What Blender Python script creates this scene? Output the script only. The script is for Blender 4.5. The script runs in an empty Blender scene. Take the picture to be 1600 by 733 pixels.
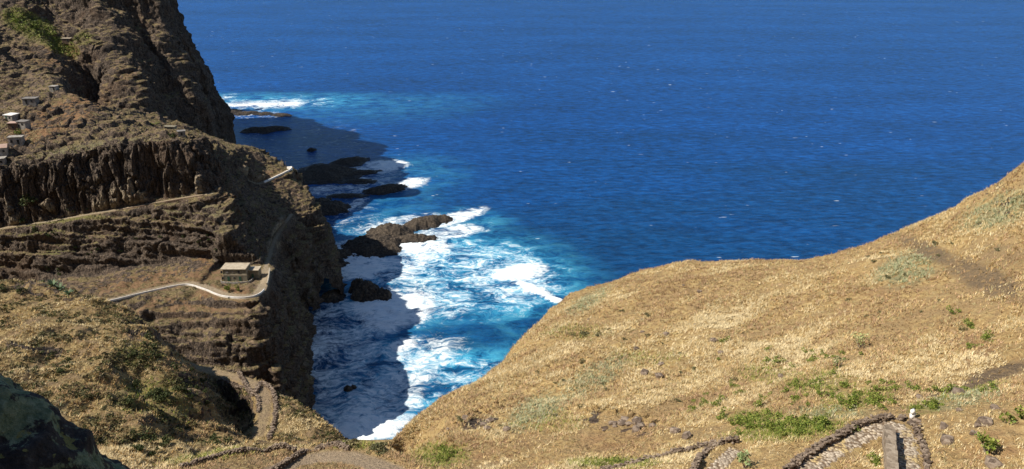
import bpy, bmesh, math, random
import numpy as np
from mathutils import Vector, Matrix
from mathutils.geometry import delaunay_2d_cdt
from mathutils.bvhtree import BVHTree

random.seed(7)
RNG = np.random.default_rng(11)
C = bpy.context.scene
R = math.radians

# ------------------------------------------------------------------ camera, sky, sun, exposure
CAM_H, PITCH, FPX = 190.0, R(22.0), 1232.0
cam = bpy.data.cameras.new('camera'); cam.sensor_width = 36.0; cam.lens = FPX * 36 / 1600
cam.clip_start = 0.1; cam.clip_end = 200000
co = bpy.data.objects.new('camera', cam); C.collection.objects.link(co)
co.location = (0, 0, CAM_H); co.rotation_euler = (math.pi / 2 - PITCH, 0, 0)
C.camera = co

SUN_EL = R(46.5)
SUN_TRAVEL = (0.975, 0.222)                       # the light travels right and a little away
sdir = Vector((-SUN_TRAVEL[0] * math.cos(SUN_EL), -SUN_TRAVEL[1] * math.cos(SUN_EL), math.sin(SUN_EL))).normalized()
w = bpy.data.worlds.new('World'); C.world = w; w.use_nodes = True
nt = w.node_tree
sky = nt.nodes.new('ShaderNodeTexSky'); sky.sky_type = 'NISHITA'; sky.sun_disc = False
sky.sun_elevation = SUN_EL; sky.sun_rotation = math.atan2(sdir.x, sdir.y); sky.altitude = 200; sky.dust_density = 0.0; sky.ozone_density = 2.0; sky.air_density = 1.0
bg = nt.nodes['Background']; bg.inputs['Strength'].default_value = 0.075
nt.links.new(sky.outputs[0], bg.inputs['Color'])
sl = bpy.data.lights.new('sun', 'SUN'); sl.energy = 5.0; sl.angle = R(0.5); sl.color = (1.0, 0.93, 0.82)
so = bpy.data.objects.new('sun', sl); C.collection.objects.link(so)
so.rotation_euler = sdir.to_track_quat('Z', 'Y').to_euler(); so.location = (0, 0, 500)
vs = C.view_settings; vs.view_transform = 'Standard'; vs.look = 'None'; vs.gamma = 1; vs.exposure = 0.42
vs.use_curve_mapping = False

# ------------------------------------------------------------------ helpers
def tag(o, label=None, cat=None, group=None, kind=None):
    if label: o['label'] = label
    if cat: o['category'] = cat
    if group: o['group'] = group
    if kind: o['kind'] = kind
    return o

CP, SP = math.cos(PITCH), math.sin(PITCH)
def ray(u, v):
    a = (u - 800) / FPX; b = (366.5 - v) / FPX
    return np.array((a, CP + b * SP, -SP + b * CP))
def P(u, v, Y):                                   # the world point at forward distance Y seen in direction (u, v)
    d = ray(u, v); t = Y / d[1]
    return np.array((d[0] * t, Y, CAM_H + d[2] * t))
def S(u, v, z=0.0):                               # the point at height z (sea level) seen in direction (u, v)
    d = ray(u, v); t = (z - CAM_H) / d[2]
    return np.array((d[0] * t, d[1] * t, z))
def uv_of(p):                                     # inverse, for placing regional masks (arrays)
    x, y, z = p[:, 0], p[:, 1], p[:, 2] - CAM_H
    d = y * CP - z * SP; up = y * SP + z * CP
    return 800 + FPX * x / d, 366.5 - FPX * up / d

def hash3(ix, iy, iz):
    h = (ix * 374761393 + iy * 668265263 + iz * 2147483647) & 0xffffffff
    h = ((h ^ (h >> 13)) * 1274126177) & 0xffffffff
    return h ^ (h >> 16)
GR = np.array([(1,1,0),(-1,1,0),(1,-1,0),(-1,-1,0),(1,0,1),(-1,0,1),(1,0,-1),(-1,0,-1),
               (0,1,1),(0,-1,1),(0,1,-1),(0,-1,-1),(1,1,0),(-1,1,0),(0,-1,1),(0,-1,-1)], float)
def perlin(p):
    pi = np.floor(p).astype(np.int64); f = p - pi
    w3 = f * f * f * (f * (f * 6 - 15) + 10)
    out = np.zeros(len(p))
    for dx in (0, 1):
        for dy in (0, 1):
            for dz in (0, 1):
                g = GR[hash3(pi[:, 0] + dx, pi[:, 1] + dy, pi[:, 2] + dz) & 15]
                d = f - np.array((dx, dy, dz))
                wt = ((w3[:, 0] if dx else 1 - w3[:, 0]) * (w3[:, 1] if dy else 1 - w3[:, 1]) * (w3[:, 2] if dz else 1 - w3[:, 2]))
                out += wt * (g * d).sum(1)
    return out
def fbm(p, oct=4, gain=0.5):
    a, s, o = 1.0, 0.0, np.zeros(len(p))
    for i in range(oct):
        o += a * perlin(p * 2.03 ** i + 17.3 * i); s += a; a *= gain
    return o / s
def ridged(p, oct=3, gain=0.5):
    a, s, o = 1.0, 0.0, np.zeros(len(p))
    for i in range(oct):
        o += a * (1 - 2.2 * np.abs(perlin(p * 2.07 ** i + 31.7 * i))); s += a; a *= gain
    return o / s
def sst(a, b, x):
    t = np.clip((x - a) / (b - a), 0, 1); return t * t * (3 - 2 * t)

def mesh_obj(name, V, F, mat=None, parent=None, smooth=True):
    me = bpy.data.meshes.new(name)
    V = np.asarray(V, dtype=np.float32); F = np.asarray(F, dtype=np.int32)
    k = F.shape[1]
    me.vertices.add(len(V)); me.vertices.foreach_set('co', V.ravel())
    me.loops.add(F.size); me.loops.foreach_set('vertex_index', F.ravel())
    me.polygons.add(len(F)); me.polygons.foreach_set('loop_start', np.arange(0, F.size, k, dtype=np.int32))
    me.polygons.foreach_set('loop_total', np.full(len(F), k, dtype=np.int32))
    me.polygons.foreach_set('use_smooth', np.full(len(F), smooth))
    me.update(calc_edges=True); me.validate()
    if mat: me.materials.append(mat)
    o = bpy.data.objects.new(name, me); C.collection.objects.link(o)
    if parent: o.parent = parent
    return o
def col_attr(o, name, A):
    A = np.asarray(A, dtype=np.float32)
    if A.shape[1] == 3: A = np.concatenate([A, np.ones((len(A), 1), np.float32)], 1)
    at = o.data.color_attributes.new(name, 'FLOAT_COLOR', 'POINT'); at.data.foreach_set('color', A.ravel())

# node helper
class NT:
    def __init__(s, name):
        s.m = bpy.data.materials.new(name); s.m.use_nodes = True
        s.t = s.m.node_tree; s.b = s.t.nodes['Principled BSDF']
        s.b.inputs['Roughness'].default_value = 0.95
        s.b.inputs['Specular IOR Level'].default_value = 0.15
    def n(s, t, **k):
        x = s.t.nodes.new('ShaderNode' + t)
        for a, v in k.items(): setattr(x, a, v)
        return x
    def l(s, a, b): s.t.links.new(a, b)
    def put(s, sock, v):
        if hasattr(v, 'is_linked'): s.l(v, sock)
        else: sock.default_value = v
    def pos(s, scale=(1, 1, 1), rot=(0, 0, 0)):
        g = s.n('NewGeometry'); m = s.n('Mapping'); s.l(g.outputs['Position'], m.inputs[0])
        m.inputs['Scale'].default_value = scale; m.inputs['Rotation'].default_value = rot; return m.outputs[0]
    def noise(s, vec, scale, detail=4, rough=0.55, dist=0.0):
        x = s.n('TexNoise'); s.l(vec, x.inputs['Vector']); x.inputs['Scale'].default_value = scale
        x.inputs['Detail'].default_value = detail; x.inputs['Roughness'].default_value = rough
        x.inputs['Distortion'].default_value = dist
        return x.outputs['Fac']
    def voro(s, vec, scale, feat='F1', out='Distance'):
        x = s.n('TexVoronoi', feature=feat); s.l(vec, x.inputs['Vector']); x.inputs['Scale'].default_value = scale
        return x.outputs[out]
    def math(s, op, a, b=0.0, clamp=False):
        x = s.n('Math', operation=op, use_clamp=clamp); s.put(x.inputs[0], a); s.put(x.inputs[1], b); return x.outputs[0]
    def ramp(s, f, stops):
        x = s.n('ValToRGB'); e = x.color_ramp.elements
        while len(e) < len(stops): e.new(0.5)
        for i, (p, c) in enumerate(stops):
            e[i].position = p; e[i].color = (*c, 1) if len(c) == 3 else c
        s.put(x.inputs[0], f); return x.outputs['Color']
    def rng(s, f, a, b, c=0.0, d=1.0, smooth=True):
        x = s.n('MapRange', interpolation_type='SMOOTHSTEP' if smooth else 'LINEAR')
        s.put(x.inputs['Value'], f)
        for i, v in zip(('From Min', 'From Max', 'To Min', 'To Max'), (a, b, c, d)): s.put(x.inputs[i], v)
        return x.outputs[0]
    def mix(s, f, a, b, blend='MIX'):
        x = s.n('Mix', data_type='RGBA', blend_type=blend)
        s.put(x.inputs['Factor'], f)
        s.put(x.inputs[6], (*a, 1) if isinstance(a, tuple) else a); s.put(x.inputs[7], (*b, 1) if isinstance(b, tuple) else b)
        return x.outputs[2]
    def attr(s, name):
        x = s.n('Attribute', attribute_name=name); y = s.n('SeparateColor'); s.l(x.outputs['Color'], y.inputs[0])
        return y.outputs[0], y.outputs[1], y.outputs[2], x.outputs['Color']
    def bump(s, h, dist, strength=1.0):
        x = s.n('Bump'); s.l(h, x.inputs['Height']); x.inputs['Distance'].default_value = dist
        x.inputs['Strength'].default_value = strength; s.l(x.outputs[0], s.b.inputs['Normal']); return x
    def color(s, c): s.put(s.b.inputs['Base Color'], (*c, 1) if isinstance(c, tuple) else c); return s.m

# ------------------------------------------------------------------ terrain: control lines (direction u, v and distance Y)
LINES = []
def L(*pts, step=None): LINES.append((np.array([p if isinstance(p, np.ndarray) else P(*p) for p in pts], float), step))
W = lambda x, y, z: np.array((x, y, z), float)

# far mountain: skyline down to the point, then its spurs and gullies
L((225,-70,518),(250,0,522),(268,40,527),(298,85,537),(318,130,548),(338,165,560),(360,187,582),(378,210,618),S(387,233))
L((-200,-190,560),(0,-150,560),(140,-120,550),(225,-70,518))
L((-100,-60,520),(20,-40,512),(15,40,480),(40,75,455),(60,110,436),(80,128,425))
L((60,-30,525),(105,60,488),(112,100,470),(150,140,462),(190,178,458))
L((130,-50,520),(150,0,500),(165,60,474),(185,110,454),(212,150,442),(238,188,432))
L((215,20,512),(232,90,494),(262,140,484),(300,190,478))
L((245,20,520),(262,60,506),(285,110,496),(300,150,488),(330,195,490))
L((130,195,428),(190,205,425),(240,218,432),(300,232,455),(340,240,500),(375,243,580))
L(S(387,233),S(384,236),S(378,236),W(-245,610,0),W(-215,540,0),W(-185,505,0),W(-155,490,0),W(-130,475,0),W(-112,450,0),W(-102,427,0),W(-98,405,0),S(531,466))
L(S(387,233),S(370,228),S(340,218),S(290,200),S(200,180),W(-640,900,0))
L(W(-262,575,168),W(-264,592,182),W(-275,615,166),W(-283,640,181),W(-298,662,164),W(-309,690,176),W(-318,712,158),W(-365,800,120),step=3); L((120,-190,560),(190,-110,545))
# saddle ridge and the lower spur with the road
L((300,214,352),(325,224,372),(355,232,398),(383,228,430),(405,231,440),(414,247,440),(440,254,430),(455,264,421))
L((365,268,385),(400,288,395),(435,278,407),(455,267,418))
L((300,240,350),(330,255,366),(365,268,385))
L((400,262,412),(420,272,410),(440,265,420))
L((455,266,420),(470,285,412),(492,312,402),(508,350,395),(513,390,388),(525,425,383),S(531,466))
L((405,300,388),(440,300,398),(462,350,386),(490,400,379),(505,440,374),S(508,474))
L((415,320,382),(455,335,371),(434,365,350),(423,390,330),(420,412,305))
L((470,380,368),(480,430,360),(485,470,352))
L(S(531,466),S(508,474),S(497,482),S(490,495),S(487,520),S(484,550),S(482,580),S(479,612),S(476,640))
L((440,450,312),(455,480,305),(470,520,296))
# village ridge and plateau with the columnar cliff
L((-160,230,345),(-60,215,350),(0,195,358),(30,170,370),(60,152,380),(90,138,387),(120,150,380),(150,170,372),(175,190,360))
L((-160,240,338),(0,235,332),(60,215,338),(130,206,345),(200,200,349),(250,198,346),(290,206,338))
L((-160,268,330),(-80,272,322),(0,262,323),(60,255,322),(100,240,325),(150,228,327),(200,220,329),(250,217,330),(292,216,331),step=3)
L((-160,375,318),(-80,365,313),(0,352,315),(70,343,317),(130,333,319),(200,321,321),(260,309,323),(318,297,323),step=3)
L((-160,388,313),(-80,378,310),(0,363,312),(70,351,314),(140,338,316),(200,328,317.5),(280,315,319),(340,308,320),step=3)
L((-160,440,309),(-80,440,305),(0,420,307),(60,402,308),(130,385,310),(180,368,312),(260,358,313),(330,345,312))
L((-160,480,300),(20,450,301),(120,432,302),(200,420,304),(280,408,306),(340,395,305))
L((-160,500,280),(20,480,280),(150,457,285),(220,440,289),(280,428,293),(330,415,299))
L((290,206,337),(303,250,329),(345,308,319),(350,345,309),(353,375,301),(372,398,299),(400,404,303),(418,408,306))
L((310,225,348),(335,262,352),(362,300,350),(385,340,340),(400,375,325))
# house terrace and road
L((338,441,286),(360,440.5,286),(395,438,287),(408,430,291)); L((350,414,300),(375,413,301),(402,412,302))
L((100,485,258),(165,473,262),(230,458,272),(290,447,280),(320,454,275),(350,465,268),(385,468,266),(405,462,270),(416,447,280),(420,420,296),step=3)
L((165,468,265),(230,452,277),(290,440,285),(325,446,281),(352,457,274),(385,459,272),(402,453,276),(408,440,284),step=3)
L((100,500,254),(200,486,262),(300,470,268),(350,478,265),(400,476,265),(425,462,282))
# cliff under the road, down to the cove
L((120,530,250),(200,505,259),(300,498,262),(400,495,262),(436,480,290))
L((240,533,256),(320,522,258),(400,522,258),(450,525,276))
L((280,560,252),(360,560,252),(430,560,254),(466,560,278))
L((300,600,246),(400,608,246),(455,606,262))
L(W(-140,215,40),W(-105,225,22),W(-88,255,4))
L(S(476,640),W(-84,262,0),W(-77,245,0),W(-60,232,0),W(-40,228,0),W(-15,230,0),W(10,238,0),W(40,260,0),W(80,290,0),W(130,330,0),W(220,390,0),W(420,520,0))
# near spur on the left
L((-200,400,165),(0,433,152),(90,450,142),(170,474,131),(215,500,124),(238,528,117),(250,548,112),(290,582,107),(322,628,101),(345,685,94))
L((-200,520,120),(0,500,120),(100,520,112),(180,560,104),(240,620,97))
L((-200,620,85),(0,580,96),(100,620,88),(180,660,80),(260,690,79),(330,712,80))
L((-200,760,60),(0,700,72),(100,720,68),(180,740,64))
L((262,560,140),(300,572,134),(345,581,127),(395,597,119),(420,614,113),(428,640,108),(423,668,103),(416,692,99),step=2)
L((300,600,128),(345,622,126),(376,650,119),(384,690,110))
L((420,604,118),(445,622,113),(482,642,108),(520,668,102),(548,690,98))
L((450,655,104),(470,690,97))
L((350,660,112),(372,700,100),(420,714,90),(500,714,84))
L(W(-90,190,45),W(-60,175,60),W(-130,190,60),W(-200,200,80))
# knob in front, at the foot of the picture
L((180,745,62),(300,724,70),(390,702,74),(450,704,73),(500,698,70),(545,688,67),(590,694,63),(620,712,59),(645,735,55))
L((200,790,52),(320,752,60),(420,735,64),(500,715,65),(560,712,62),(600,735,56))
L((300,830,44),(500,790,50),(620,780,50))
L((610,700,66),(640,716,62),(665,735,58),(690,765,52))
# right-hand hill
L((600,689,76),(640,656,82),(690,620,90),(750,590,97),(790,560,104),(830,510,114),(860,480,122),(892,455,130),(950,441,133),(1010,420,134),(1080,405,132),(1160,408,130),(1260,407,124),(1340,386,120),(1420,351,116),(1480,326,113),(1530,300,110),(1560,280,107),(1600,257,104),(1700,200,100),(1850,120,96))
L((700,640,80),(800,580,92),(900,480,116),(1000,450,118),(1090,440,112),(1200,440,108),(1300,425,104),(1420,390,101),(1520,350,97),(1600,310,94),(1750,260,90))
L((690,680,70),(800,620,80),(900,540,95),(1000,510,98),(1100,500,95),(1200,500,92),(1300,480,90),(1430,450,86),(1600,400,80),(1800,360,76))
L((700,720,60),(800,680,66),(900,620,76),(1000,600,76),(1100,590,74),(1200,580,71),(1300,560,69),(1430,530,68),(1600,500,64),(1800,480,60))
L((900,690,61),(1000,660,62),(1100,650,59),(1200,630,57),(1300,620,55),(1430,600,55),(1600,580,53),(1800,560,50))
L((720,770,50),(850,730,54),(960,722,53),(1060,702,51.5),(1140,690,50),(1230,680,48),(1300,668,47.5),(1360,650,48.2),(1425,642,48.5),(1500,640,46.5),(1620,630,44),(1800,620,42))
L((1000,760,46),(1100,740,45),(1180,720,45),(1260,725,42.5),(1330,690,44.5),(1390,664,46.2),(1425,668,45.6),(1437,700,42.6),(1442,735,39.8))
L((1150,790,38),(1300,770,38.5),(1390,735,40.3),(1440,770,37.5),(1550,735,38.5),(1700,720,37))
L((540,725,116),(575,728,106),(600,728,93),(612,724,80),(624,728,72),(640,745,66)); L((500,700,118),(560,745,122),(620,740,125))
L((620,712,88),(645,690,98),(700,655,108),(760,625,117),(800,592,122),(836,545,131),(862,515,139),(900,490,147),(1010,458,152),(1160,445,149),(1340,425,138),(1420,390,134),(1500,362,130),(1620,300,122),(1750,220,115))
# the slope under the photographer's feet
L(W(-40,26,166),W(-20,24,166),W(0,25,166),W(20,26,166.5),W(45,30,166))
L(W(-40,10,180),W(-12,8,178),W(0,8,178),W(12,8,178),W(40,10,182))
L(W(-40,3,190),W(-10,2.6,187.6),W(-4,2.4,187.2),W(0,1.6,188.2),W(10,1.6,188.3),W(40,3,192))
L(W(-40,-8,196),W(-10,-4,189.4),W(0,-2,188.4),W(10,-3,188.6),W(40,-8,196)); L(W(-60,-40,222),W(0,-40,214),W(60,-40,222))
L(W(-10.2,-2,194.5),W(-10.8,2.5,198.5),W(-12.5,5,196)); L(W(-15,-4,200),W(-15,4,202),W(-17,9,197)); L(W(-6.6,0,188),W(-7.6,4,184.5),W(-9.5,8,178))  # unseen outcrop left of the frame, added to shade the lichen boulder
# frame of the land
L(W(-120,20,190),W(-140,100,165),W(-180,160,120)); L(W(120,20,185),W(140,80,172),W(180,120,160),W(260,160,175),W(300,60,200))
L(W(-330,250,110),W(-330,320,120),W(-330,400,130),W(-420,500,170),W(-420,620,200),W(-520,760,120))
L(W(-330,150,150),W(-330,40,200),W(-200,-40,240),W(300,-40,250))
L(W(130,200,90),W(220,250,90),W(320,250,150),W(420,400,60)); L(W(30,180,75),W(70,200,85)); L(W(-40,150,75),W(-10,165,70))

def tin():
    pts = []
    for ln, st in LINES:
        for a, b in zip(ln[:-1], ln[1:]):
            d = np.linalg.norm((b - a)[:2]); s = st or max(4.0, 0.03 * np.linalg.norm(a[:2]))
            n = max(1, int(round(d / s)))
            for i in range(n): pts.append(a + (b - a) * i / n)
        pts.append(ln[-1])
    pts = np.array(pts)
    keep = []; cell = {}
    for i, p in enumerate(pts):
        r = 0.35 if p[1] < 60 else 0.9
        k = (int(p[0] // 2), int(p[1] // 2)); ok = True
        for dx in (-1, 0, 1):
            for dy in (-1, 0, 1):
                for j in cell.get((k[0] + dx, k[1] + dy), ()):
                    if (pts[j][0] - p[0]) ** 2 + (pts[j][1] - p[1]) ** 2 < r * r: ok = False
        if ok: keep.append(i); cell.setdefault(k, []).append(i)
    pts = pts[keep]; pts[pts[:, 2] < 0.5, 2] = -2.5
    vs_, es_, fs_, ov, oe, of = delaunay_2d_cdt([Vector((p[0], p[1])) for p in pts], [], [], 0, 1e-5)
    z = np.array([pts[o[0], 2] if o else 0 for o in ov])
    V = np.c_[np.array([(q.x, q.y) for q in vs_]), z]
    F = np.array(fs_)
    open_sea = np.array([S(*q)[:2] for q in ((200,180),(290,200),(340,218),(370,228),(387,233),(384,236),(378,236))] + [(-245,610),(-215,540),(-185,505),(-155,490),(-130,475),(-112,450),(-102,427),(-98,405)]
        + [S(*q)[:2] for q in ((531,466),(508,474),(497,482),(490,495),(487,520),(484,550),(482,580),(479,612),(476,640))]
        + [(-84,262),(-77,245),(-60,232),(-40,228),(-15,230),(10,238),(40,260),(80,290),(130,330),(220,390),(420,520),(900,900),(0,2000),(-900,2000)])
    c = V[F].mean(1); ins = np.zeros(len(F), bool)
    for a, b in zip(open_sea, np.roll(open_sea, -1, 0)):
        cr = (a[1] > c[:, 1]) != (b[1] > c[:, 1])
        ins ^= cr & (c[:, 0] < (b[0] - a[0]) * (c[:, 1] - a[1]) / (b[1] - a[1] + 1e-12) + a[0])
    return V, F[(V[F][:, :, 2] > 0).any(1) & ~ins]    # no ground over the open water

def refine(V, F, tgt):
    E = np.sort(np.concatenate([F[:, [0, 1]], F[:, [1, 2]], F[:, [2, 0]]]), 1)
    U, inv = np.unique(E[:, 0].astype(np.int64) * (len(V) + 1) + E[:, 1], return_inverse=True)
    a = U // (len(V) + 1); b = U % (len(V) + 1)
    mid = (V[a] + V[b]) / 2
    mk = np.linalg.norm(V[a] - V[b], axis=1) > tgt(mid)
    idx = np.full(len(U), -1); idx[mk] = len(V) + np.arange(mk.sum())
    V2 = np.concatenate([V, mid[mk]])
    n = len(F); e = np.stack([idx[inv[:n]], idx[inv[n:2 * n]], idx[inv[2 * n:]]], 1)
    c = (e >= 0).sum(1); out = [F[c == 0]]
    f, m = F[c == 3], e[c == 3]
    out += [np.stack(x, 1) for x in ((f[:, 0], m[:, 0], m[:, 2]), (f[:, 1], m[:, 1], m[:, 0]), (f[:, 2], m[:, 2], m[:, 1]), (m[:, 0], m[:, 1], m[:, 2]))]
    for k in range(3):
        s = (c == 1) & (e[:, k] >= 0); f = np.roll(F[s], -k, 1); m = e[s, k]
        out += [np.stack((f[:, 0], m, f[:, 2]), 1), np.stack((m, f[:, 1], f[:, 2]), 1)]
        s = (c == 2) & (e[:, k] < 0); f = np.roll(F[s], -k, 1); mm = np.roll(e[s], -k, 1)   # edges 1 and 2 are split
        p, q = mm[:, 1], mm[:, 2]
        d1 = np.linalg.norm(V2[f[:, 0]] - V2[p], axis=1) < np.linalg.norm(V2[f[:, 1]] - V2[q], axis=1) if len(f) else np.zeros(0, bool)
        out += [np.stack((f[:, 2], q, p), 1)]
        out += [np.stack((f[d1, 0], f[d1, 1], p[d1]), 1), np.stack((f[d1, 0], p[d1], q[d1]), 1)]
        g = ~d1
        out += [np.stack((f[g, 0], f[g, 1], q[g]), 1), np.stack((f[g, 1], p[g], q[g]), 1)]
    return V2, np.concatenate(out), mk.sum()

def smooth(V, F, it, lam=0.5):
    E = np.concatenate([F[:, [0, 1]], F[:, [1, 2]], F[:, [2, 0]]])
    E = np.concatenate([E, E[:, ::-1]]); n = len(V)
    cnt = np.bincount(E[:, 0], minlength=n)
    for _ in range(it):
        A = np.stack([np.bincount(E[:, 0], V[E[:, 1], k], n) for k in range(3)], 1) / np.maximum(cnt, 1)[:, None]
        V = V + lam * (A - V)
    return V
def normals(V, F):
    fn = np.cross(V[F[:, 1]] - V[F[:, 0]], V[F[:, 2]] - V[F[:, 0]])
    N = np.stack([sum(np.bincount(F[:, j], fn[:, k], len(V)) for j in range(3)) for k in range(3)], 1)
    return N / np.maximum(np.linalg.norm(N, axis=1), 1e-9)[:, None]

def dist_target(px, lo=0.14):
    def t(m):
        d = np.sqrt(m[:, 0] ** 2 + m[:, 1] ** 2 + (CAM_H - m[:, 2]) ** 2)
        L_ = np.maximum(lo, d * px / 788.0)
        u, v = uv_of(m)
        off = (u < -120) | (u > 1720) | (v > 800) | (v < -80) | (m[:, 1] < 12)
        back = (m[:, 1] > 140) & (m[:, 0] > -78) | ((m[:, 1] > 150) & (m[:, 1] < 235))
        L_ = np.where((m[:, 1] > 300) & (v < 420), L_ * .68, L_)
        return np.where(off | back, np.where((m[:, 1] > 450) & (m[:, 0] > -330) & (m[:, 2] > 60), 2.2, np.maximum(L_ * 5, np.where(d < 20, 1.0, 2.5))), L_)
    return t
V, F = tin()
flip = np.cross(V[F[:, 1]] - V[F[:, 0]], V[F[:, 2]] - V[F[:, 0]])[:, 2] < 0
F[flip] = F[flip][:, ::-1]
for px, sm in ((14, 2), (10, 1)):
    for _ in range(8):
        V, F, k = refine(V, F, dist_target(px, 0.6))
        if k == 0: break
    V = smooth(V, F, sm, 0.45)
for _ in range(8):
    V, F, k = refine(V, F, dist_target(2.3))
    if k == 0: break
V = smooth(V, F, 1)

def seg_dist(Q, line):                            # distance in plan to a polyline, and its height there
    BEST = np.full(len(Q), 1e3); ZZ = np.zeros(len(Q))
    lo = line[:, :2].min(0) - 14; hi = line[:, :2].max(0) + 14
    ix = np.nonzero(((Q[:, :2] > lo) & (Q[:, :2] < hi)).all(1))[0]; q = Q[ix]
    best = np.full(len(q), 1e3); zz = np.zeros(len(q))
    for a, b in zip(line[:-1], line[1:]):
        ab = (b - a)[:2]; t = np.clip(((q[:, :2] - a[:2]) @ ab) / max(ab @ ab, 1e-9), 0, 1)
        d = np.hypot(q[:, 0] - a[0] - t * ab[0], q[:, 1] - a[1] - t * ab[1])
        s = d < best; best[s] = d[s]; zz[s] = (a[2] + t * (b[2] - a[2]))[s]
    BEST[ix] = best; ZZ[ix] = zz
    return BEST, ZZ
def curve(pts, n=6):                             # smooth polyline through points
    p = np.array(pts, float); p = np.concatenate([[2 * p[0] - p[1]], p, [2 * p[-1] - p[-2]]]); out = []
    for i in range(1, len(p) - 2):
        for t in np.arange(n) / n:
            a, b, c, d = p[i - 1:i + 3]
            out.append(0.5 * (2 * b + (c - a) * t + (2 * a - 5 * b + 4 * c - d) * t * t + (3 * b - a - 3 * c + d) * t ** 3))
    out.append(p[-2]); return np.array(out)

# paths: centre line and half width (the ground is levelled under them)
PATH_U = curve([P(*q) for q in ((1225,760,39.2),(1262,733,40.8),(1300,706,42.6),(1345,682,44.4),(1385,668,45.4),(1408,673,44.9),(1416,700,42.6),(1418,735,39.8),(1418,770,37.4))])
PATH_B = curve([P(*q) for q in ((1095,760,44),(1118,733,46),(1138,714,47.4),(1150,702,48.4))])
PATH_L = curve([P(*q) for q in ((262,560,140),(300,573,134),(345,583,127),(390,597,119.5),(411,613,113.5),(414,640,108),(408,668,103),(400,692,99))])
PATH_K = curve([P(*q) for q in ((380,755,59),(430,737,62.5),(490,718,65),(540,714,63.5),(590,728,58.5),(640,750,53))])
ROAD = curve([P(*q) for q in ((100,482,260),(165,470.5,263.5),(230,455,274.5),(290,443.5,282.5),(322,450,278),(351,461,271),(385,463.5,269),(403,457.5,273),(412,443,282),(416,418,298))])
TRAIL = curve([P(*q) for q in ((415,418,300),(421,400,318),(424,388,331),(435,364,351),(455,335,371))])
LEDGE = curve([P(*q) for q in ((-80,371.5,311.5),(0,357,313.5),(70,347,315.5),(135,335.5,317.5),(200,324.5,319),(270,312,320.5),(330,302,321.5))])
SPURROAD = curve([P(*q) for q in ((362,267,386),(398,287,396),(432,275.5,409),(450,266.5,416))])
FLAT = np.zeros(len(V))
for ln, hw, fall in ((PATH_U, 1.0, 0.8), (PATH_B, 0.7, 0.8), (PATH_L, 0.9, 1.4), (PATH_K, 1.1, 1.5), (ROAD, 1.7, 2.0), (TRAIL, 0.9, 1.5), (LEDGE, 1.2, 1.8), (SPURROAD, 1.6, 2.0)):
    d, zz = seg_dist(V, ln); k = 1 - sst(hw, hw + fall, d)
    V[:, 2] += k * (zz - V[:, 2]); FLAT = np.maximum(FLAT, k)
hs = np.array([P(*q) for q in ((350,441,286),(392,439,287))]); hb = np.array([P(*q) for q in ((350,414,300),(400,412,302))])
HZ = 53.8
def worley(p):                                    # nearest two cell distances and a random value of the nearest cell
    pi = np.floor(p).astype(np.int64); f1 = np.full(len(p), 9.0); f2 = f1.copy(); rid = np.zeros(len(p))
    for dx in (-1, 0, 1):
        for dy in (-1, 0, 1):
            for dz in (-1, 0, 1):
                h = hash3(pi[:, 0] + dx, pi[:, 1] + dy, pi[:, 2] + dz)
                j = np.stack([h & 1023, (h >> 10) & 1023, (h >> 20) & 1023], 1) / 1023.0
                d = np.linalg.norm(pi + np.array((dx, dy, dz)) + j - p, axis=1)
                c = d < f1; f2 = np.where(c, f1, np.minimum(f2, d)); rid = np.where(c, ((h >> 5) & 255) / 255.0, rid); f1 = np.where(c, d, f1)
    return f1, f2, rid
def blocks(p):                                    # broken blocks: each cell stands out by its own amount, with cracks between
    a, b, r = worley(p); return (r - .5) * 1.6 * sst(0, .22, b - a) - .5 * (1 - sst(0, .12, b - a))
hd = np.maximum(np.abs(V[:, 0] + 111.5) - 10.5, np.maximum(284.5 - V[:, 1], V[:, 1] - 302)); hk = 1 - sst(0, 3, hd)
V[:, 2] += hk * (HZ - V[:, 2]); FLAT = np.maximum(FLAT, hk)

# ---- relief: rock faces, columns, strata, lumps of soil
N = normals(V, F); U_, V_ = uv_of(V)
slope = 1 - np.clip(N[:, 2], 0, 1)
far = sst(180, 230, V[:, 1])
rock = sst(0.20, 0.44, slope + 0.2 * fbm(V / 9.0, 3)) * far
free = 1 - FLAT
B0 = V.copy()
wq = V + 3.0 * np.stack([fbm(V / 14.0 + 5, 2), fbm(V / 14.0 + 50, 2), fbm(V / 14.0 + 95, 2)], 1)
# columns on the plateau cliff
top_l = np.array([P(*q) for q in ((-160,268,330),(0,262,323),(100,240,325),(200,220,329),(292,216,331))])
colm = np.zeros(len(V)); sel = (V[:, 1] > 300) & (V[:, 1] < 345) & (U_ > -200) & (U_ < 345)
zt = np.interp(U_, (-160, 0, 70, 130, 200, 260, 330), (268, 258, 250, 232, 218, 215, 220))
zb = np.interp(U_, (-160, 0, 70, 130, 200, 260, 330), (378, 362, 350, 337, 325, 312, 303))
colm[sel] = (sst(zt - 4, zt + 8, V_) * (1 - sst(zb - 16, zb + 2, V_)))[sel] * sst(0.2, 0.45, slope)[sel]
strm = np.zeros(len(V)); st_t = np.interp(U_, (0, 120, 180, 260, 340), (420, 392, 372, 362, 350)); st_b = np.interp(U_, (0, 120, 200, 280, 340), (455, 436, 424, 410, 397))
strm[sel] = (sst(st_t - 3, st_t + 6, V_) * (1 - sst(st_b - 6, st_b + 4, V_)))[sel]
D = np.zeros(len(V))
mtn = sst(395, 430, V[:, 1]) * sst(225, 180, V_)
def add(k, fn):                                   # add relief only where its weight counts
    i = np.nonzero(np.abs(k) > 0.02)[0]
    if len(i): D[i] += k[i] * fn(V[i], wq[i])
A3 = lambda *a: np.array(a)
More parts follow.
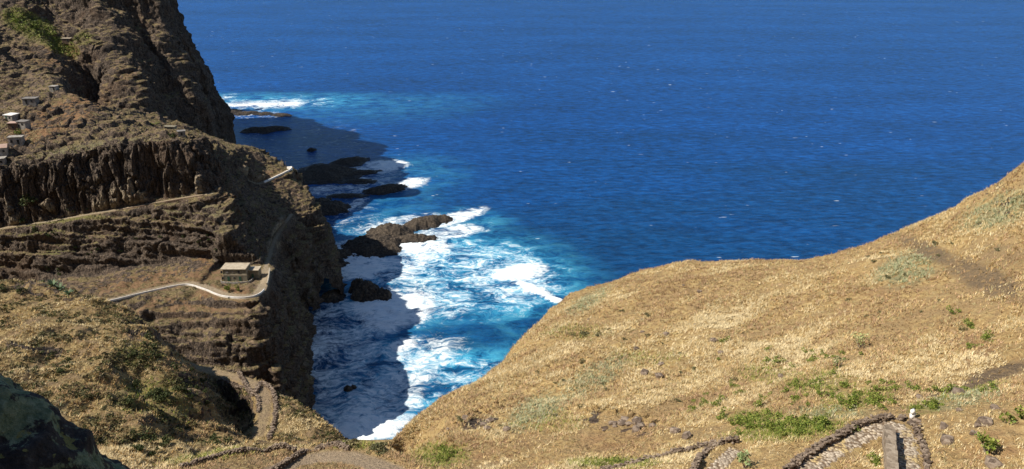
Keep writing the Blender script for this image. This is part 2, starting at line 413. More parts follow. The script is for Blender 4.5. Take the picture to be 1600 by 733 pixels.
add(rock * free * (1 - 0.95 * colm), lambda p, q: 3.0 * ridged(q * A3(1, 1, .4) / 24, 2) + 2.6 * fbm(q * A3(1, 1, .5) / 9 + 9, 5, .62) + 1.5 * blocks(q * A3(1, 1, .7) / 5.5) + .7 * blocks(q * A3(1, 1, .8) / 2.1 + 7))
add(mtn, lambda p, q: 4.0 * ridged(q * A3(1, .6, .35) / 40 + 2, 2) + 6.5 * ridged(np.stack([(q[:, 0] + .6 * q[:, 1] + .55 * q[:, 2]) / 27, (q[:, 0] - q[:, 1]) / 140, q[:, 2] / 120], 1) + 1.3, 2) + 4.2 * fbm(q / 16, 6, .62) + 1.3 * blocks(q * A3(1, 1, .6) / 8) + .8 * blocks(q * A3(1, 1, .7) / 3.0 + 4) - 2.0)
add(colm, lambda p, q: 4.4 * ridged(q * A3(1, 1, .10) / 12 + 4.2, 2) + 2.8 * blocks(q * A3(1, 1, .05) / 3.4) + 1.2 * blocks(q * A3(1, 1, .07) / 1.6 + 7) + 0.4 * fbm(q / 3.0, 3) - .8)
add((0.45 + 1.0 * strm) * (1 - .9 * colm) * rock * free * 1.4, lambda p, q: perlin(np.stack([p[:, 0] / 25, p[:, 1] / 25, (p[:, 2] + 0.05 * p[:, 0] + 1.2 * fbm(p / 12, 2)) / 1.6], 1)))
def ledge(p, h):                                  # lava beds: each stands out at its top and recedes beneath
    t = (p[:, 2] + .06 * p[:, 0] + 2.2 * fbm(p / 16 + 3, 3)) / h; f = t - np.floor(t); return f ** 1.5 - .55 * sst(.9, 1, f)
add(rock * free * (1 - colm) * sst(210, 250, V_), lambda p, q: 2.6 * ledge(p, 7.5) + 1.0 * ledge(p + 40, 2.6) - 1.2)
add(far * (1 - rock) * free, lambda p, q: 2.2 * fbm(p / 9, 5, .62) + 0.6 * ridged(p / 3.1, 2) - 0.2)
add(far * (1 - rock) * free * sst(275, 255, V_) * sst(130, 150, V_) * (V[:, 1] < 400), lambda p, q: 3.0 * fbm(p / 15 + 6, 3) + 1.6 * blocks(q / 6.0) - .3)
add(far * (1 - rock) * free * 0.75 * (V_ > 380), lambda p, q: np.sin((p[:, 2] + 0.8 * fbm(p / 10, 2)) * 2 * np.pi / 3.2))   # old terraces on the earth slopes
near = 1 - far
nl = near * sst(560, 440, U_)
add(near * free, lambda p, q: 0.9 * fbm(p / 13 + 2, 3) + 0.45 * fbm(p / 5, 3) + 0.25 * fbm(p / 1.7, 4, .6) + 0.07 * ridged(p / 0.55, 2))
add(nl * free * sst(60, 75, V[:, 1]), lambda p, q: 1.6 * ridged(q / 11, 2) + 1.5 * fbm(p / 4.0 + 4, 4, .6) - 0.4)
nb = sst(0, 1, np.clip((V[:, 1] - 6) / 6, 0, 1))
V = V + N * (D * nb)[:, None]
for ln, w_, a in (((( 1405,368,110),(1480,405,97),(1560,450,84),(1640,490,72)), 9.0, .55), (((1480,612,52),(1540,596,54),(1620,568,56)), 2.6, .45)):
    g = np.array([P(*q) for q in ln]); d, _ = seg_dist(B0, g); k = sst(w_, w_ * .3, d + 1.5 * fbm(B0 / 4, 2))
    d2 = (B0 @ np.array((.5, .85, 1.3)))
    V[:, 2] -= k * (a * .7 + a * np.abs(perlin(np.stack([d2 / 1.1, B0[:, 0] / 9, B0[:, 1] / 9], 1))))
for ln, w_, a in ((((900,645,70),(950,655,67),(1000,672,63),(1010,682,61)), 1.6, .9), (((715,672,72),(745,662,75),(775,655,77)), 1.8, .8), (((1090,455,108),(1100,462,106)), 1.0, .5)):
    g = np.array([P(*q) for q in ln]); d, _ = seg_dist(B0, g); k = sst(w_, w_ * .3, d + 0.8 * fbm(B0 / 2, 2))
    V[:, 2] += k * a * (ridged(B0 / 1.3, 2) - .35)
N2 = normals(V, F); slope2 = 1 - np.clip(N2[:, 2], 0, 1)
print('terrain', len(V), len(F))

# ------------------------------------------------------------------ terrain: what covers it where
U2, V2 = uv_of(V)
def blobs(U, Vv, lst, edge=1.35):
    m = np.zeros(len(U))
    for q in lst:
        u, v, ru, rv, k = q[:5]; an = R(q[5]) if len(q) > 5 else 0.0
        i = np.nonzero((np.abs(U - u) < 2.2 * max(ru, rv)) & (np.abs(Vv - v) < 2.2 * max(ru, rv)))[0]
        if not len(i): continue
        du = U[i] - u; dv = Vv[i] - v
        a = (du * math.cos(an) + dv * math.sin(an)) / ru; b = (-du * math.sin(an) + dv * math.cos(an)) / rv
        m[i] = np.maximum(m[i], k * sst(edge, 0.55, np.hypot(a, b)))
    return m
n9 = fbm(V / 9.0 + 3, 3); n3 = fbm(V / 2.5 + 8, 2)
rockm = np.where(V[:, 1] > 200, sst(0.10, 0.32, slope2 + 0.28 * n9), sst(0.42, 0.62, slope2 + 0.15 * n3))
rockm = np.maximum(rockm, 0.9 * np.maximum(colm, strm))
rockm = np.maximum(rockm, sst(10, 3, V[:, 2]) * (V[:, 1] > 200))
rockm = np.maximum(rockm, (V[:, 1] > 240) * sst(-.1, .2, n3 + .6 * n9) * blobs(U2, V2, [(245,426,120,12,.9,-8),(130,452,60,14,.8),(60,470,60,10,.7),(290,470,60,8,.6)]))
near_rock = blobs(U2, V2, [(955,662,62,13,1,18),(745,662,36,10,1,-15),(70,452,80,14,.9,12),(60,548,70,12,.8,10),(225,505,28,36,.9,50),(300,600,30,22,.7,30)]) * (V[:, 1] < 180)
rockm = np.maximum(rockm, near_rock * sst(-.15, .2, n3))
green = blobs(U2, V2, [(45,38,48,20,1,25),(95,72,34,14,1,20),(130,60,20,14,.5),(40,310,18,22,.9),(1240,672,100,16,.9,-4),(1330,628,70,16,.6,-15),(1180,652,50,12,.7),(690,712,44,20,.8),
    (960,724,70,9,.9),(1510,612,60,9,.6,-15),(1440,640,30,9,.6),(240,620,60,30,.6),(215,555,40,20,.4),(330,712,80,8,.7,-8),(560,695,40,8,.7),(1280,600,60,20,.45),(270,640,40,24,.5),(860,660,60,16,.3),
    (1190,585,40,14,.4),(900,520,50,12,.35),(1010,560,60,14,.25),(60,360,40,14,.5),(120,400,60,14,.5),(240,372,90,6,.6,-4),(140,340,90,4,.6,-6)])
pale = blobs(U2, V2, [(1420,420,55,26,.9,-20),(1560,330,60,26,.8,-20),(1300,645,60,10,.8),(1500,625,70,14,.7,-10),(840,640,60,22,.7,-30),(930,590,60,20,.6,-30),(920,470,40,12,.7,-30),(150,235,110,14,.8,-8),(70,640,40,20,.3),
    (300,330,60,14,.6),(330,370,30,30,.5),(120,395,50,14,.5)])
rockm *= 1 - .85 * np.clip(green * 1.3, 0, 1) * (V[:, 1] > 380)
red = blobs(U2, V2, [(250,438,120,16,.65,-8),(330,400,36,26,.8),(90,185,90,26,.9,-25),(395,286,50,14,.8,-15),(95,88,60,20,.6),(350,462,50,18,.8),(150,125,60,30,.4),(1290,585,24,10,.8,-30),(1540,700,60,24,.7),(770,700,60,24,.6),
    (1500,540,80,30,.5),(1350,470,60,24,.4,-20),(960,690,50,14,.5),(280,480,90,18,.6)])
dug = blobs(U2, V2, [(1450,392,66,14,.9,24),(1540,436,80,24,.9,24),(1560,400,50,20,.5),(1550,588,70,14,1,-20),(1480,612,40,7,.9,-18)]) * (V[:, 1] < 140)
trod = np.zeros(len(V))
for ln, hw in ((ROAD, 1.9), (TRAIL, .8), (LEDGE, .9), (SPURROAD, 1.6), (PATH_K, 1.0), (PATH_L, .8)):
    d, _ = seg_dist(V, ln); trod = np.maximum(trod, sst(hw + .5, hw - .3, d) * (.6 if ln is PATH_L else 1))

def mat_terrain():
    s = NT('terrain'); p = s.pos()
    rk, gr, rd, _ = s.attr('cover_a'); dg, nr, tr, _ = s.attr('cover_b'); pl, hl, hx, _ = s.attr('cover_c')
    n_big = s.noise(p, .06, 4, .6); n_mid = s.noise(p, .35, 5, .6); n_sm = s.noise(p, 1.6, 5, .65); n_fine = s.noise(p, 6, 4, .7)
    # dry grass near: straw, ochre, pinkish earth
    straw = s.ramp(n_sm, [(.25, (.20, .125, .055)), (.42, (.36, .235, .10)), (.56, (.50, .36, .155)), (.75, (.64, .50, .26))])
    earth = s.ramp(n_fine, [(.3, (.23, .15, .074)), (.5, (.38, .262, .125)), (.72, (.50, .36, .185))])
    near = s.mix(s.rng(n_mid, .44, .62), straw, earth)
    near = s.mix(s.math('MULTIPLY', s.rng(n_big, .40, .65), .35), near, (.30, .20, .10))
    # dry grass far and on the left: olive, duller
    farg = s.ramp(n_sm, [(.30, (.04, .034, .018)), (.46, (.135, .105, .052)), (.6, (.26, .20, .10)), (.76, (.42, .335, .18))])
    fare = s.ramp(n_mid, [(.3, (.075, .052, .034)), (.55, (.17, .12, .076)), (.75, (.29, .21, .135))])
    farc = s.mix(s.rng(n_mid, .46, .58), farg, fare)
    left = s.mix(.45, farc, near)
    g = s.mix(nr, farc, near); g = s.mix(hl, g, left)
    palec = s.ramp(n_sm, [(.3, (.14, .14, .07)), (.6, (.30, .29, .155)), (.8, (.44, .40, .24))])
    palef = s.mix(.5, palec, (.12, .11, .055)); palec = s.mix(nr, palef, palec)
    g = s.mix(s.math('MULTIPLY', pl, s.rng(n_mid, .38, .6)), g, palec)
    grc = s.ramp(n_fine, [(.3, (.06, .085, .018)), (.5, (.15, .18, .035)), (.7, (.30, .31, .07))])
    g = s.mix(s.math('MULTIPLY', gr, s.rng(n_sm, .38, .58)), g, grc)
    redn = s.ramp(n_sm, [(.3, (.19, .095, .045)), (.5, (.30, .165, .08)), (.75, (.42, .26, .14))])
    redf = s.mix(.3, redn, (.10, .06, .035), 'MIX'); redc = s.mix(nr, redf, redn)
    g = s.mix(s.math('MULTIPLY', rd, s.rng(n_mid, .32, .6)), g, redc)
    # basalt
    streak = s.noise(s.pos((1, 1, .12)), 1.1, 4, .6)
    rc = s.ramp(s.math('ADD', s.math('MULTIPLY', n_sm, .55), s.math('MULTIPLY', streak, .45)),
                [(.33, (.018, .015, .013)), (.45, (.062, .048, .038)), (.55, (.14, .105, .078)), (.68, (.27, .21, .155))])
    rc = s.mix(s.rng(n_big, .50, .66, 0, .7), rc, s.ramp(n_sm, [(.3, (.05, .033, .024)), (.7, (.19, .125, .08))]))
    rf = s.math('ADD', rk, s.math('MULTIPLY', s.math('SUBTRACT', n_sm, .5), .9))
    c = s.mix(s.rng(rf, .38, .62), g, rc)
    dc = s.ramp(n_fine, [(.3, (.11, .078, .048)), (.6, (.20, .145, .092)), (.8, (.31, .235, .155))])
    c = s.mix(s.math('MULTIPLY', dg, s.rng(n_sm, .30, .52)), c, dc)
    tc = s.mix(nr, s.ramp(n_sm, [(.3, (.22, .17, .11)), (.7, (.42, .34, .235))]), s.ramp(n_fine, [(.3, (.18, .13, .085)), (.7, (.42, .33, .23))]))
    c = s.mix(s.math('MULTIPLY', tr, .9), c, tc)
    h = s.math('ADD', s.math('MULTIPLY', n_sm, 1.0), s.math('MULTIPLY', n_fine, .35))
    cr = s.voro(s.pos((1, 1, .5)), .9, 'DISTANCE_TO_EDGE')
    h = s.math('ADD', h, s.math('MULTIPLY', s.math('MULTIPLY', s.rng(cr, 0, .14), rk), .5))
    cv = s.voro(s.pos((1, 1, .05)), .42, 'DISTANCE_TO_EDGE'); h = s.math('ADD', h, s.math('MULTIPLY', s.math('MULTIPLY', s.rng(cv, 0, .22), hx), 2.2))
    s.bump(h, .6, 1.0)
    return s.color(c)
M_TERRAIN = mat_terrain()
terrain = mesh_obj('terrain', V, F, M_TERRAIN); tag(terrain, kind='structure')
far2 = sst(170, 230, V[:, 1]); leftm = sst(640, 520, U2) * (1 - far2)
col_attr(terrain, 'cover_a', np.stack([rockm, green, red], 1))
col_attr(terrain, 'cover_b', np.stack([dug, 1 - far2, trod], 1))
col_attr(terrain, 'cover_c', np.stack([pale, leftm, colm], 1))

# ------------------------------------------------------------------ sea
def axis(lo, hi, st, far_lo, far_hi):
    a = list(np.arange(lo, hi, st)); s = st
    while a[-1] < far_hi: s *= 1.35; a.append(a[-1] + s)
    s = st
    while a[0] > far_lo: s *= 1.35; a.insert(0, a[0] - s)
    return np.array(a)
xs = axis(-270, 150, 1.4, -90000, 90000); ys = axis(225, 760, 1.6, -3000, 120000)
X, Y = np.meshgrid(xs, ys); SV = np.c_[X.ravel(), Y.ravel(), np.zeros(X.size)]
i = np.arange(X.size).reshape(X.shape)
SF = np.stack([i[:-1, :-1], i[:-1, 1:], i[1:, 1:], i[1:, :-1]], -1).reshape(-1, 4)
su, sv = uv_of(SV); ahead = (SV[:, 1] > 100) & (SV[:, 1] < 900)
sw = 9 * fbm(SV / 14, 3); sw2 = 7 * fbm(SV / 14 + 40, 3)
fo = blobs(su + sw, sv + sw2 * .6, [
    (350,134,30,4,.75),(415,163,66,7,.85,-2),(350,158,40,5,.6),(405,180,50,6,.4),(470,160,60,8,.4),
    (602,258,34,8,.85),(560,268,70,16,.5),(640,287,30,9,.65,-10),(590,290,50,12,.5),(525,298,60,9,.5),(545,322,34,7,.62,-20),(480,300,20,10,.5),
    (620,350,70,12,.55,-10),(715,340,46,9,.72,-14),(690,366,70,12,.6,-8),(650,385,60,13,.78)], 1.6)
fo = np.maximum(fo, blobs(su + sw, sv + sw2, [
    (555,412,56,28,.80),(545,395,30,20,.6),(600,485,46,34,.92),(630,415,60,30,.58,-20),(690,400,80,20,.46),
    (720,435,150,60,.44),(790,440,90,40,.50),(812,426,44,12,.85,-6),(845,457,46,6,.95,24),(648,478,34,28,.76,-20),(700,470,60,30,.48),
    (632,540,24,11,.8),(640,570,90,40,.50,-20),(600,625,90,46,.60,-30),(575,668,56,20,.84),(620,660,50,20,.66),(690,600,60,30,.48),(745,575,50,14,.42),
    (530,560,80,110,.53),(510,620,40,60,.55),(470,225,120,40,.24),(540,340,60,40,.3),(540,505,50,20,.4)], 1.65))
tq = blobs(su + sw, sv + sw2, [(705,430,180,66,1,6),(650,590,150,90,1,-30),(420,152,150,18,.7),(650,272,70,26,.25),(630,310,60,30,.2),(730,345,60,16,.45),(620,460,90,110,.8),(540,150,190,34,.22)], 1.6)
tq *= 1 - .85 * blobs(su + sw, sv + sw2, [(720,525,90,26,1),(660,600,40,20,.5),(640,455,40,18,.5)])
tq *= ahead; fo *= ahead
def mat_sea():
    s = NT('sea'); p = s.pos(); fo, tq, _, _ = s.attr('surf')
    wob = s.n('TexNoise'); s.l(p, wob.inputs['Vector']); wob.inputs['Scale'].default_value = .07; wob.inputs['Detail'].default_value = 3
    wp = s.n('VectorMath', operation='MULTIPLY_ADD'); s.l(wob.outputs['Color'], wp.inputs[0]); wp.inputs[1].default_value = (14, 14, 0); s.l(p, wp.inputs[2]); wpv = wp.outputs[0]
    st = s.n('Mapping'); s.l(wpv, st.inputs[0]); st.inputs['Scale'].default_value = (.6, 1, 1); st.inputs['Rotation'].default_value = (0, 0, R(-18))
    n1 = s.noise(st.outputs[0], .085, 9, .74, .6); n2 = s.noise(st.outputs[0], .42, 6, .75, .5)
    v = s.math('ADD', .5, s.math('ADD', s.math('MULTIPLY', s.math('SUBTRACT', n1, .5), 1.7), s.math('MULTIPLY', s.math('SUBTRACT', n2, .5), 1.3)))
    thr = s.math('SUBTRACT', 1.02, s.math('MULTIPLY', fo, 1.02))
    foam = s.rng(s.math('SUBTRACT', v, thr), -.22, .32)
    foam = s.math('MULTIPLY', foam, s.rng(fo, .05, .30))
    # whitecaps out at sea
    cp_ = s.pos((.30, 1.0, 1), (0, 0, R(-14))); w1 = s.noise(cp_, .28, 2, .5); w2 = s.noise(s.pos(), .018, 3, .6)
    caps = s.math('MULTIPLY', s.rng(w1, .72, .77), s.rng(w2, .44, .58))
    foam = s.math('MAXIMUM', foam, s.math('MULTIPLY', caps, .8))
    big = s.noise(s.pos((.35, 1, 1), (0, 0, R(20))), .012, 4, .6); chop = s.math('ADD', s.math('MULTIPLY', s.noise(s.pos((.45, 1, 1), (0, 0, R(-14))), .22, 6, .7), .72), s.math('MULTIPLY', s.noise(s.pos((.6, 1, 1), (0, 0, R(-20))), .055, 5, .75), .28))
    deep = s.ramp(s.math('ADD', s.math('MULTIPLY', big, .2), s.math('MULTIPLY', chop, .8)), [(.38, (.0006, .017, .080)), (.5, (.0014, .042, .185)), (.63, (.006, .086, .35))])
    gy = s.n('SeparateXYZ'); s.l(p, gy.inputs[0])
    teal = s.ramp(chop, [(.40, (.002, .022, .062)), (.61, (.007, .070, .165))])
    deep = s.mix(s.rng(s.math('ADD', gy.outputs[1], s.math('MULTIPLY', big, 300)), 950, 400, 0, .75), deep, teal)
    aerated = s.ramp(n1, [(.30, (.006, .10, .21)), (.44, (.02, .23, .45)), (.62, (.09, .47, .66))])  # turquoise of aerated shallow water
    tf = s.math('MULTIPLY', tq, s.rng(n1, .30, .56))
    c = s.mix(tf, deep, aerated)
    c = s.mix(foam, c, s.ramp(n2, [(.3, (.62, .74, .80)), (.55, (.88, .92, .93))]))
    s.b.inputs['Roughness'].default_value = .9
    s.b.inputs['Specular IOR Level'].default_value = 0
    h = s.math('ADD', s.math('MULTIPLY', chop, 1.0), s.math('ADD', s.math('MULTIPLY', s.noise(s.pos((.5, 1, 1), (0, 0, R(-25))), .9, 3, .6), .25), s.math('MULTIPLY', foam, .15)))
    bp = s.bump(h, 1.6, .8); s.color(c)
    gl = s.n('BsdfGlossy'); gl.inputs['Color'].default_value = (.50, .76, 1, 1); gl.inputs['Roughness'].default_value = .25; s.l(bp.outputs[0], gl.inputs['Normal'])
    fr = s.n('Fresnel'); fr.inputs['IOR'].default_value = 1.33; s.l(bp.outputs[0], fr.inputs['Normal'])
    mx = s.n('MixShader'); s.put(mx.inputs[0], s.math('MULTIPLY', s.math('MULTIPLY', fr.outputs[0], .5), s.math('SUBTRACT', 1.0, foam), True))
    s.l(s.b.outputs[0], mx.inputs[1]); s.l(gl.outputs[0], mx.inputs[2]); s.l(mx.outputs[0], s.t.nodes['Material Output'].inputs['Surface'])
    return s.m
SV[:, 2] += sst(.55, 1, fo) * (.9 + 1.6 * fbm(SV / 5 + 3, 3)) * ahead          # raised breakers
sea = mesh_obj('sea', SV, SF, mat_sea()); tag(sea, kind='structure')
col_attr(sea, 'surf', np.stack([fo, tq, np.zeros(len(fo))], 1))

# ------------------------------------------------------------------ rocks standing in the sea, one object each
def mat_searock():
    s = NT('wet_basalt'); p = s.pos(); n = s.noise(p, .9, 5, .65); f = s.noise(p, 4, 4, .6)
    z = s.n('SeparateXYZ'); s.l(p, z.inputs[0])
    c = s.ramp(s.math('ADD', s.math('MULTIPLY', n, .6), s.math('MULTIPLY', f, .4)), [(.34, (.016, .013, .011)), (.5, (.065, .052, .040)), (.66, (.20, .155, .11))])
    wet = s.rng(z.outputs[2], .3, 2.0)
    c = s.mix(wet, s.mix(.6, c, (.008, .008, .009)), c)
    s.put(s.b.inputs['Roughness'], s.rng(wet, 0, 1, .35, .9)); s.bump(s.math('ADD', n, s.math('MULTIPLY', f, .4)), .5)
    return s.color(c)
M_SROCK = mat_searock()
def sea_rock(parts, label, seed):
    cs = []
    for (u, v, ru, rv, an, h) in parts:
        c = S(u, v + rv * .5); d = math.hypot(c[1] * CP + CAM_H * SP, 0); px = d / FPX; dep = math.atan2(CAM_H, c[1])
        cs.append((c, ru * px, max(rv * px / math.sin(dep), 1.0), math.atan2(-math.sin(R(an)) / math.sin(dep), math.cos(R(an))), h))
    e = max(max(a, b) for _, a, b, _, _ in cs) * 1.3
    mn = np.min([c[:2] for c, *_ in cs], 0) - e; mx = np.max([c[:2] for c, *_ in cs], 0) + e
    st = max(.28, min(.6, e / 22)); gx, gy = np.meshgrid(np.arange(mn[0], mx[0], st), np.arange(mn[1], mx[1], st))
    q = np.c_[gx.ravel(), gy.ravel(), np.zeros(gx.size)]
    wq_ = q + np.stack([fbm(q / max(2.5, e * .3) + seed, 4, .65), fbm(q / max(2.5, e * .3) + seed + 9, 4, .65), 0 * q[:, 0]], 1) * min(5.0, e * .5)
    z = np.full(len(q), -3.0)
    for c, a, b, an, h in cs:
        d = wq_[:, :2] - c[:2]; x = (d[:, 0] * math.cos(an) + d[:, 1] * math.sin(an)) / a; y = (-d[:, 0] * math.sin(an) + d[:, 1] * math.cos(an)) / b
        z = np.maximum(z, h * (1.15 - np.hypot(x, y) ** 1.6))
    hh = max(h for *_, h in cs)
    z += hh * (.30 * ridged(q / (e * .35) + seed, 2) + .16 * ridged(q / 1.6 + seed, 2) - .12) + .25 * ridged(q / .9 + seed, 1)
    z = np.clip(z, -1.5, None); n, m = gx.shape; i = np.arange(n * m).reshape(n, m)
    F_ = np.stack([i[:-1, :-1], i[:-1, 1:], i[1:, 1:], i[1:, :-1]], -1).reshape(-1, 4)
    F_ = F_[(z[F_] > -.6).any(1)]
    us, inv = np.unique(F_, return_inverse=True)
    c0 = np.array((*(mn + mx) / 2, 0)); Vq = (np.c_[q[:, :2], z])[us] - c0
    o = mesh_obj('sea_rock', Vq, inv.reshape(-1, 4), M_SROCK); o.location = c0
    return tag(o, label, 'rock', 'dark rocks standing in the surf')
for k, (parts, label) in enumerate([
    ([(402,202,20,3.6,0,2.2),(432,200,18,3.0,4,1.8),(388,204,9,2.6,0,1.2),(418,202,12,4.2,0,2.6)], 'long low black rock in shaded water below the tall headland'),
    ([(384,176,17,2.5,-6,1.4),(362,173,14,3,0,1.2)], 'thin dark reef touching the headland foot beneath the far breakers'),
    ([(412,177,14,2.2,0,1.2),(440,179,16,2,4,1.2)], 'thin dark reef lying just under the widest far breaker'),
    ([(487,234,6,2,0,1.6)], 'tiny lone black rock in the shaded water'),
    ([(512,264,40,15,-14,3.2),(545,251,28,6,-14,2.0),(478,272,20,12,0,2.4),(560,270,30,3,-8,1.3)], 'broad flat black reef beside the spur with the white road wall'),
    ([(605,294,30,5.5,-12,3.0),(585,298,16,4,0,2.0)], 'elongated brown rock ringed by white surf outside the broad reef'),
    ([(562,282,26,3.2,0,1.3)], 'thin dark ledge awash in foam behind the elongated brown rock'),
    ([(542,305,28,3,0,1.2)], 'thin dark ledge awash in the shaded foam near the spur'),
    ([(517,322,27,9,-12,3.6),(500,316,16,8,0,3)], 'rounded dark rock against the foot of the sunlit spur'),
    ([(585,378,42,15,-4,5.0),(610,360,34,10,-10,4.5),(665,347,40,6.5,-14,3.6),(690,342,16,4,-8,2.6),(648,372,28,4.5,-2,2.2)], 'large forked brown rock with two arms pointing out to sea'),
    ([(574,458,22,9,10,6.5),(598,462,14,6,10,3.5),(560,450,9,8,0,5.5)], 'jagged black pinnacle rock in the middle of the white bay'),
    ([(544,607,6,3,0,1.6),(552,605,4,2,0,1.2)], 'small black rock in the shaded inlet foam'),
    ([(548,380,10,5,0,2.2)], 'dark boulder between the forked rock and the cliff'),
    ([(528,396,16,10,20,3.2)], 'dark rubble heap at the cliff foot left of the forked rock'),
    ([(533,412,9,5,0,2.0)], 'black boulder at the cliff edge in the shaded foam'),
    ([(520,460,18,8,-10,2.6)], 'black wave-cut ledge under the shaded cliff corner')]):
    sea_rock(parts, label, 3.7 * k + 1)

# ------------------------------------------------------------------ placing things on the ground
bpy.context.view_layer.update()
def ground(x, y, top=420.0):
    ok, loc, *rest = terrain.ray_cast(Vector((x, y, top)), Vector((0, 0, -1)))
    return np.array(loc) if ok else np.array((x, y, 0.0))
def hit(u, v):                                    # where the line of sight (u, v) first meets the ground
    ok, loc, *rest = terrain.ray_cast(Vector((0, 0, CAM_H)), Vector(ray(u, v)).normalized())
    return np.array(loc) if ok else None
class MB:                                         # collects shapes into ONE mesh
    def __init__(s): s.v = []; s.f = []; s.n = 0
    def add(s, v, f):
        s.v.append(np.asarray(v, float)); s.f += [tuple(np.array(q) + s.n) for q in f]; s.n += len(v); return s
    def box(s, c, size, rz=0.0, taper=1.0):
        x, y, z = np.array(size) / 2; t = taper
        v = np.array([(-x,-y,-z),(x,-y,-z),(x,y,-z),(-x,y,-z),(-x*t,-y*t,z),(x*t,-y*t,z),(x*t,y*t,z),(-x*t,y*t,z)])
        k, q = math.cos(rz), math.sin(rz); v = v @ np.array(((k, q, 0), (-q, k, 0), (0, 0, 1))) + np.array(c)
        return s.add(v, [(0,3,2,1),(4,5,6,7),(0,1,5,4),(1,2,6,5),(2,3,7,6),(3,0,4,7)])
    def tube(s, pts, r, k=6):
        pts = np.array(pts, float); r = np.broadcast_to(r, len(pts)); vs = []
        for i, p in enumerate(pts):
            d = pts[min(i + 1, len(pts) - 1)] - pts[max(i - 1, 0)]; d = d / (np.linalg.norm(d) + 1e-9)
            a = np.cross(d, (0.3, 0.2, 1) if abs(d[2]) < .9 else (1, 0, 0)); a /= np.linalg.norm(a); b = np.cross(d, a)
            vs += [p + r[i] * (a * math.cos(t) + b * math.sin(t)) for t in np.arange(k) * 2 * math.pi / k]
        f = [(i * k + j, i * k + (j + 1) % k, (i + 1) * k + (j + 1) % k, (i + 1) * k + j) for i in range(len(pts) - 1) for j in range(k)]
        f += [tuple(range(k))[::-1], tuple((len(pts) - 1) * k + j for j in range(k))]
        return s.add(vs, f)
    def build(s, name, mat, parent=None, loc=None, smooth=False):
        me = bpy.data.meshes.new(name); V_ = np.concatenate(s.v)
        if loc is not None: V_ = V_ - np.array(loc)
        me.from_pydata([tuple(q) for q in V_], [], [tuple(int(x) for x in q) for q in s.f])
        if smooth: me.polygons.foreach_set('use_smooth', np.full(len(me.polygons), True))
        me.materials.append(mat); me.update()
        o = bpy.data.objects.new(name, me); C.collection.objects.link(o)
        if parent is not None: o.parent = parent
        if loc is not None and parent is None: o.location = loc
        return o
def empty(name, loc, rz=0.0):
    o = bpy.data.objects.new(name, None); C.collection.objects.link(o); o.location = loc; o.rotation_euler.z = rz
    o.empty_display_size = .5; return o

def simple(name, stops, scale=2.0, rough=.9, bump=.03, spec=.15):
    s = NT(name); n = s.noise(s.pos(), scale, 5, .65); s.b.inputs['Roughness'].default_value = rough; s.b.inputs['Specular IOR Level'].default_value = spec
    s.bump(n, bump); return s.color(s.ramp(n, stops))
M_RENDER = simple('weathered_render', [(.3, (.14, .125, .09)), (.55, (.235, .21, .155)), (.75, (.33, .295, .22))], 1.1)
M_ROOF = simple('concrete_roof', [(.3, (.32, .265, .19)), (.6, (.47, .40, .30)), (.8, (.56, .49, .38))], .9)
M_WHITE = simple('lime_wash', [(.28, (.50, .47, .42)), (.5, (.78, .75, .70)), (.8, (.84, .82, .78))], .8)
M_OLDW = simple('worn_wash', [(.3, (.16, .145, .125)), (.5, (.30, .275, .24)), (.72, (.48, .45, .41))], 1.3)
M_GREY = simple('bare_blocks', [(.3, (.13, .12, .11)), (.7, (.27, .25, .23))], 1.0)
M_PINK = simple('pinkish_roof', [(.3, (.36, .24, .19)), (.7, (.52, .38, .31))], 1.0)
M_DARK = simple('dark_opening', [(.3, (.012, .013, .015)), (.7, (.03, .032, .035))], 2.0, .5)
M_GREEN = simple('green_paint', [(.3, (.03, .075, .05)), (.7, (.055, .12, .08))], 3.0, .6)
M_WOOD = simple('grey_wood', [(.3, (.16, .13, .10)), (.7, (.33, .28, .22))], 3.0)
M_BROWNW = simple('brown_stone', [(.3, (.09, .06, .04)), (.7, (.20, .135, .095))], 1.4)
def mat_stone(name, lo, mid, hi):
    s = NT(name); p = s.pos(); n = s.noise(p, 5, 5, .65); c = s.voro(p, 3.2, out='Color'); y = s.n('SeparateColor'); s.l(c, y.inputs[0])
    k = s.math('ADD', s.math('MULTIPLY', n, .6), s.math('MULTIPLY', y.outputs[0], .4)); s.bump(n, .04)
    return s.color(s.ramp(k, [(.25, lo), (.5, mid), (.75, hi)]))
M_STONE = mat_stone('dry_stone', (.085, .062, .046), (.19, .142, .105), (.33, .26, .195))
M_MORTAR = mat_stone('mortared_stone', (.14, .11, .08), (.26, .205, .15), (.36, .30, .23))

# ------------------------------------------------------------------ houses
def openings(root, lst, front_y):                 # (x, z, w, h, kind, material): a frame proud of the wall with the opening set in it
    for x, z, ww, hh, kind, mat in lst:
        f = MB().box((x, front_y - .03, z), (ww + .16, .10, hh + .16)).build(kind, M_GREY if mat is M_DARK else M_WOOD, root)
        MB().box((x, front_y - .075, z), (ww, .03, hh)).build('pane' if kind == 'window' else 'leaf', mat, f)

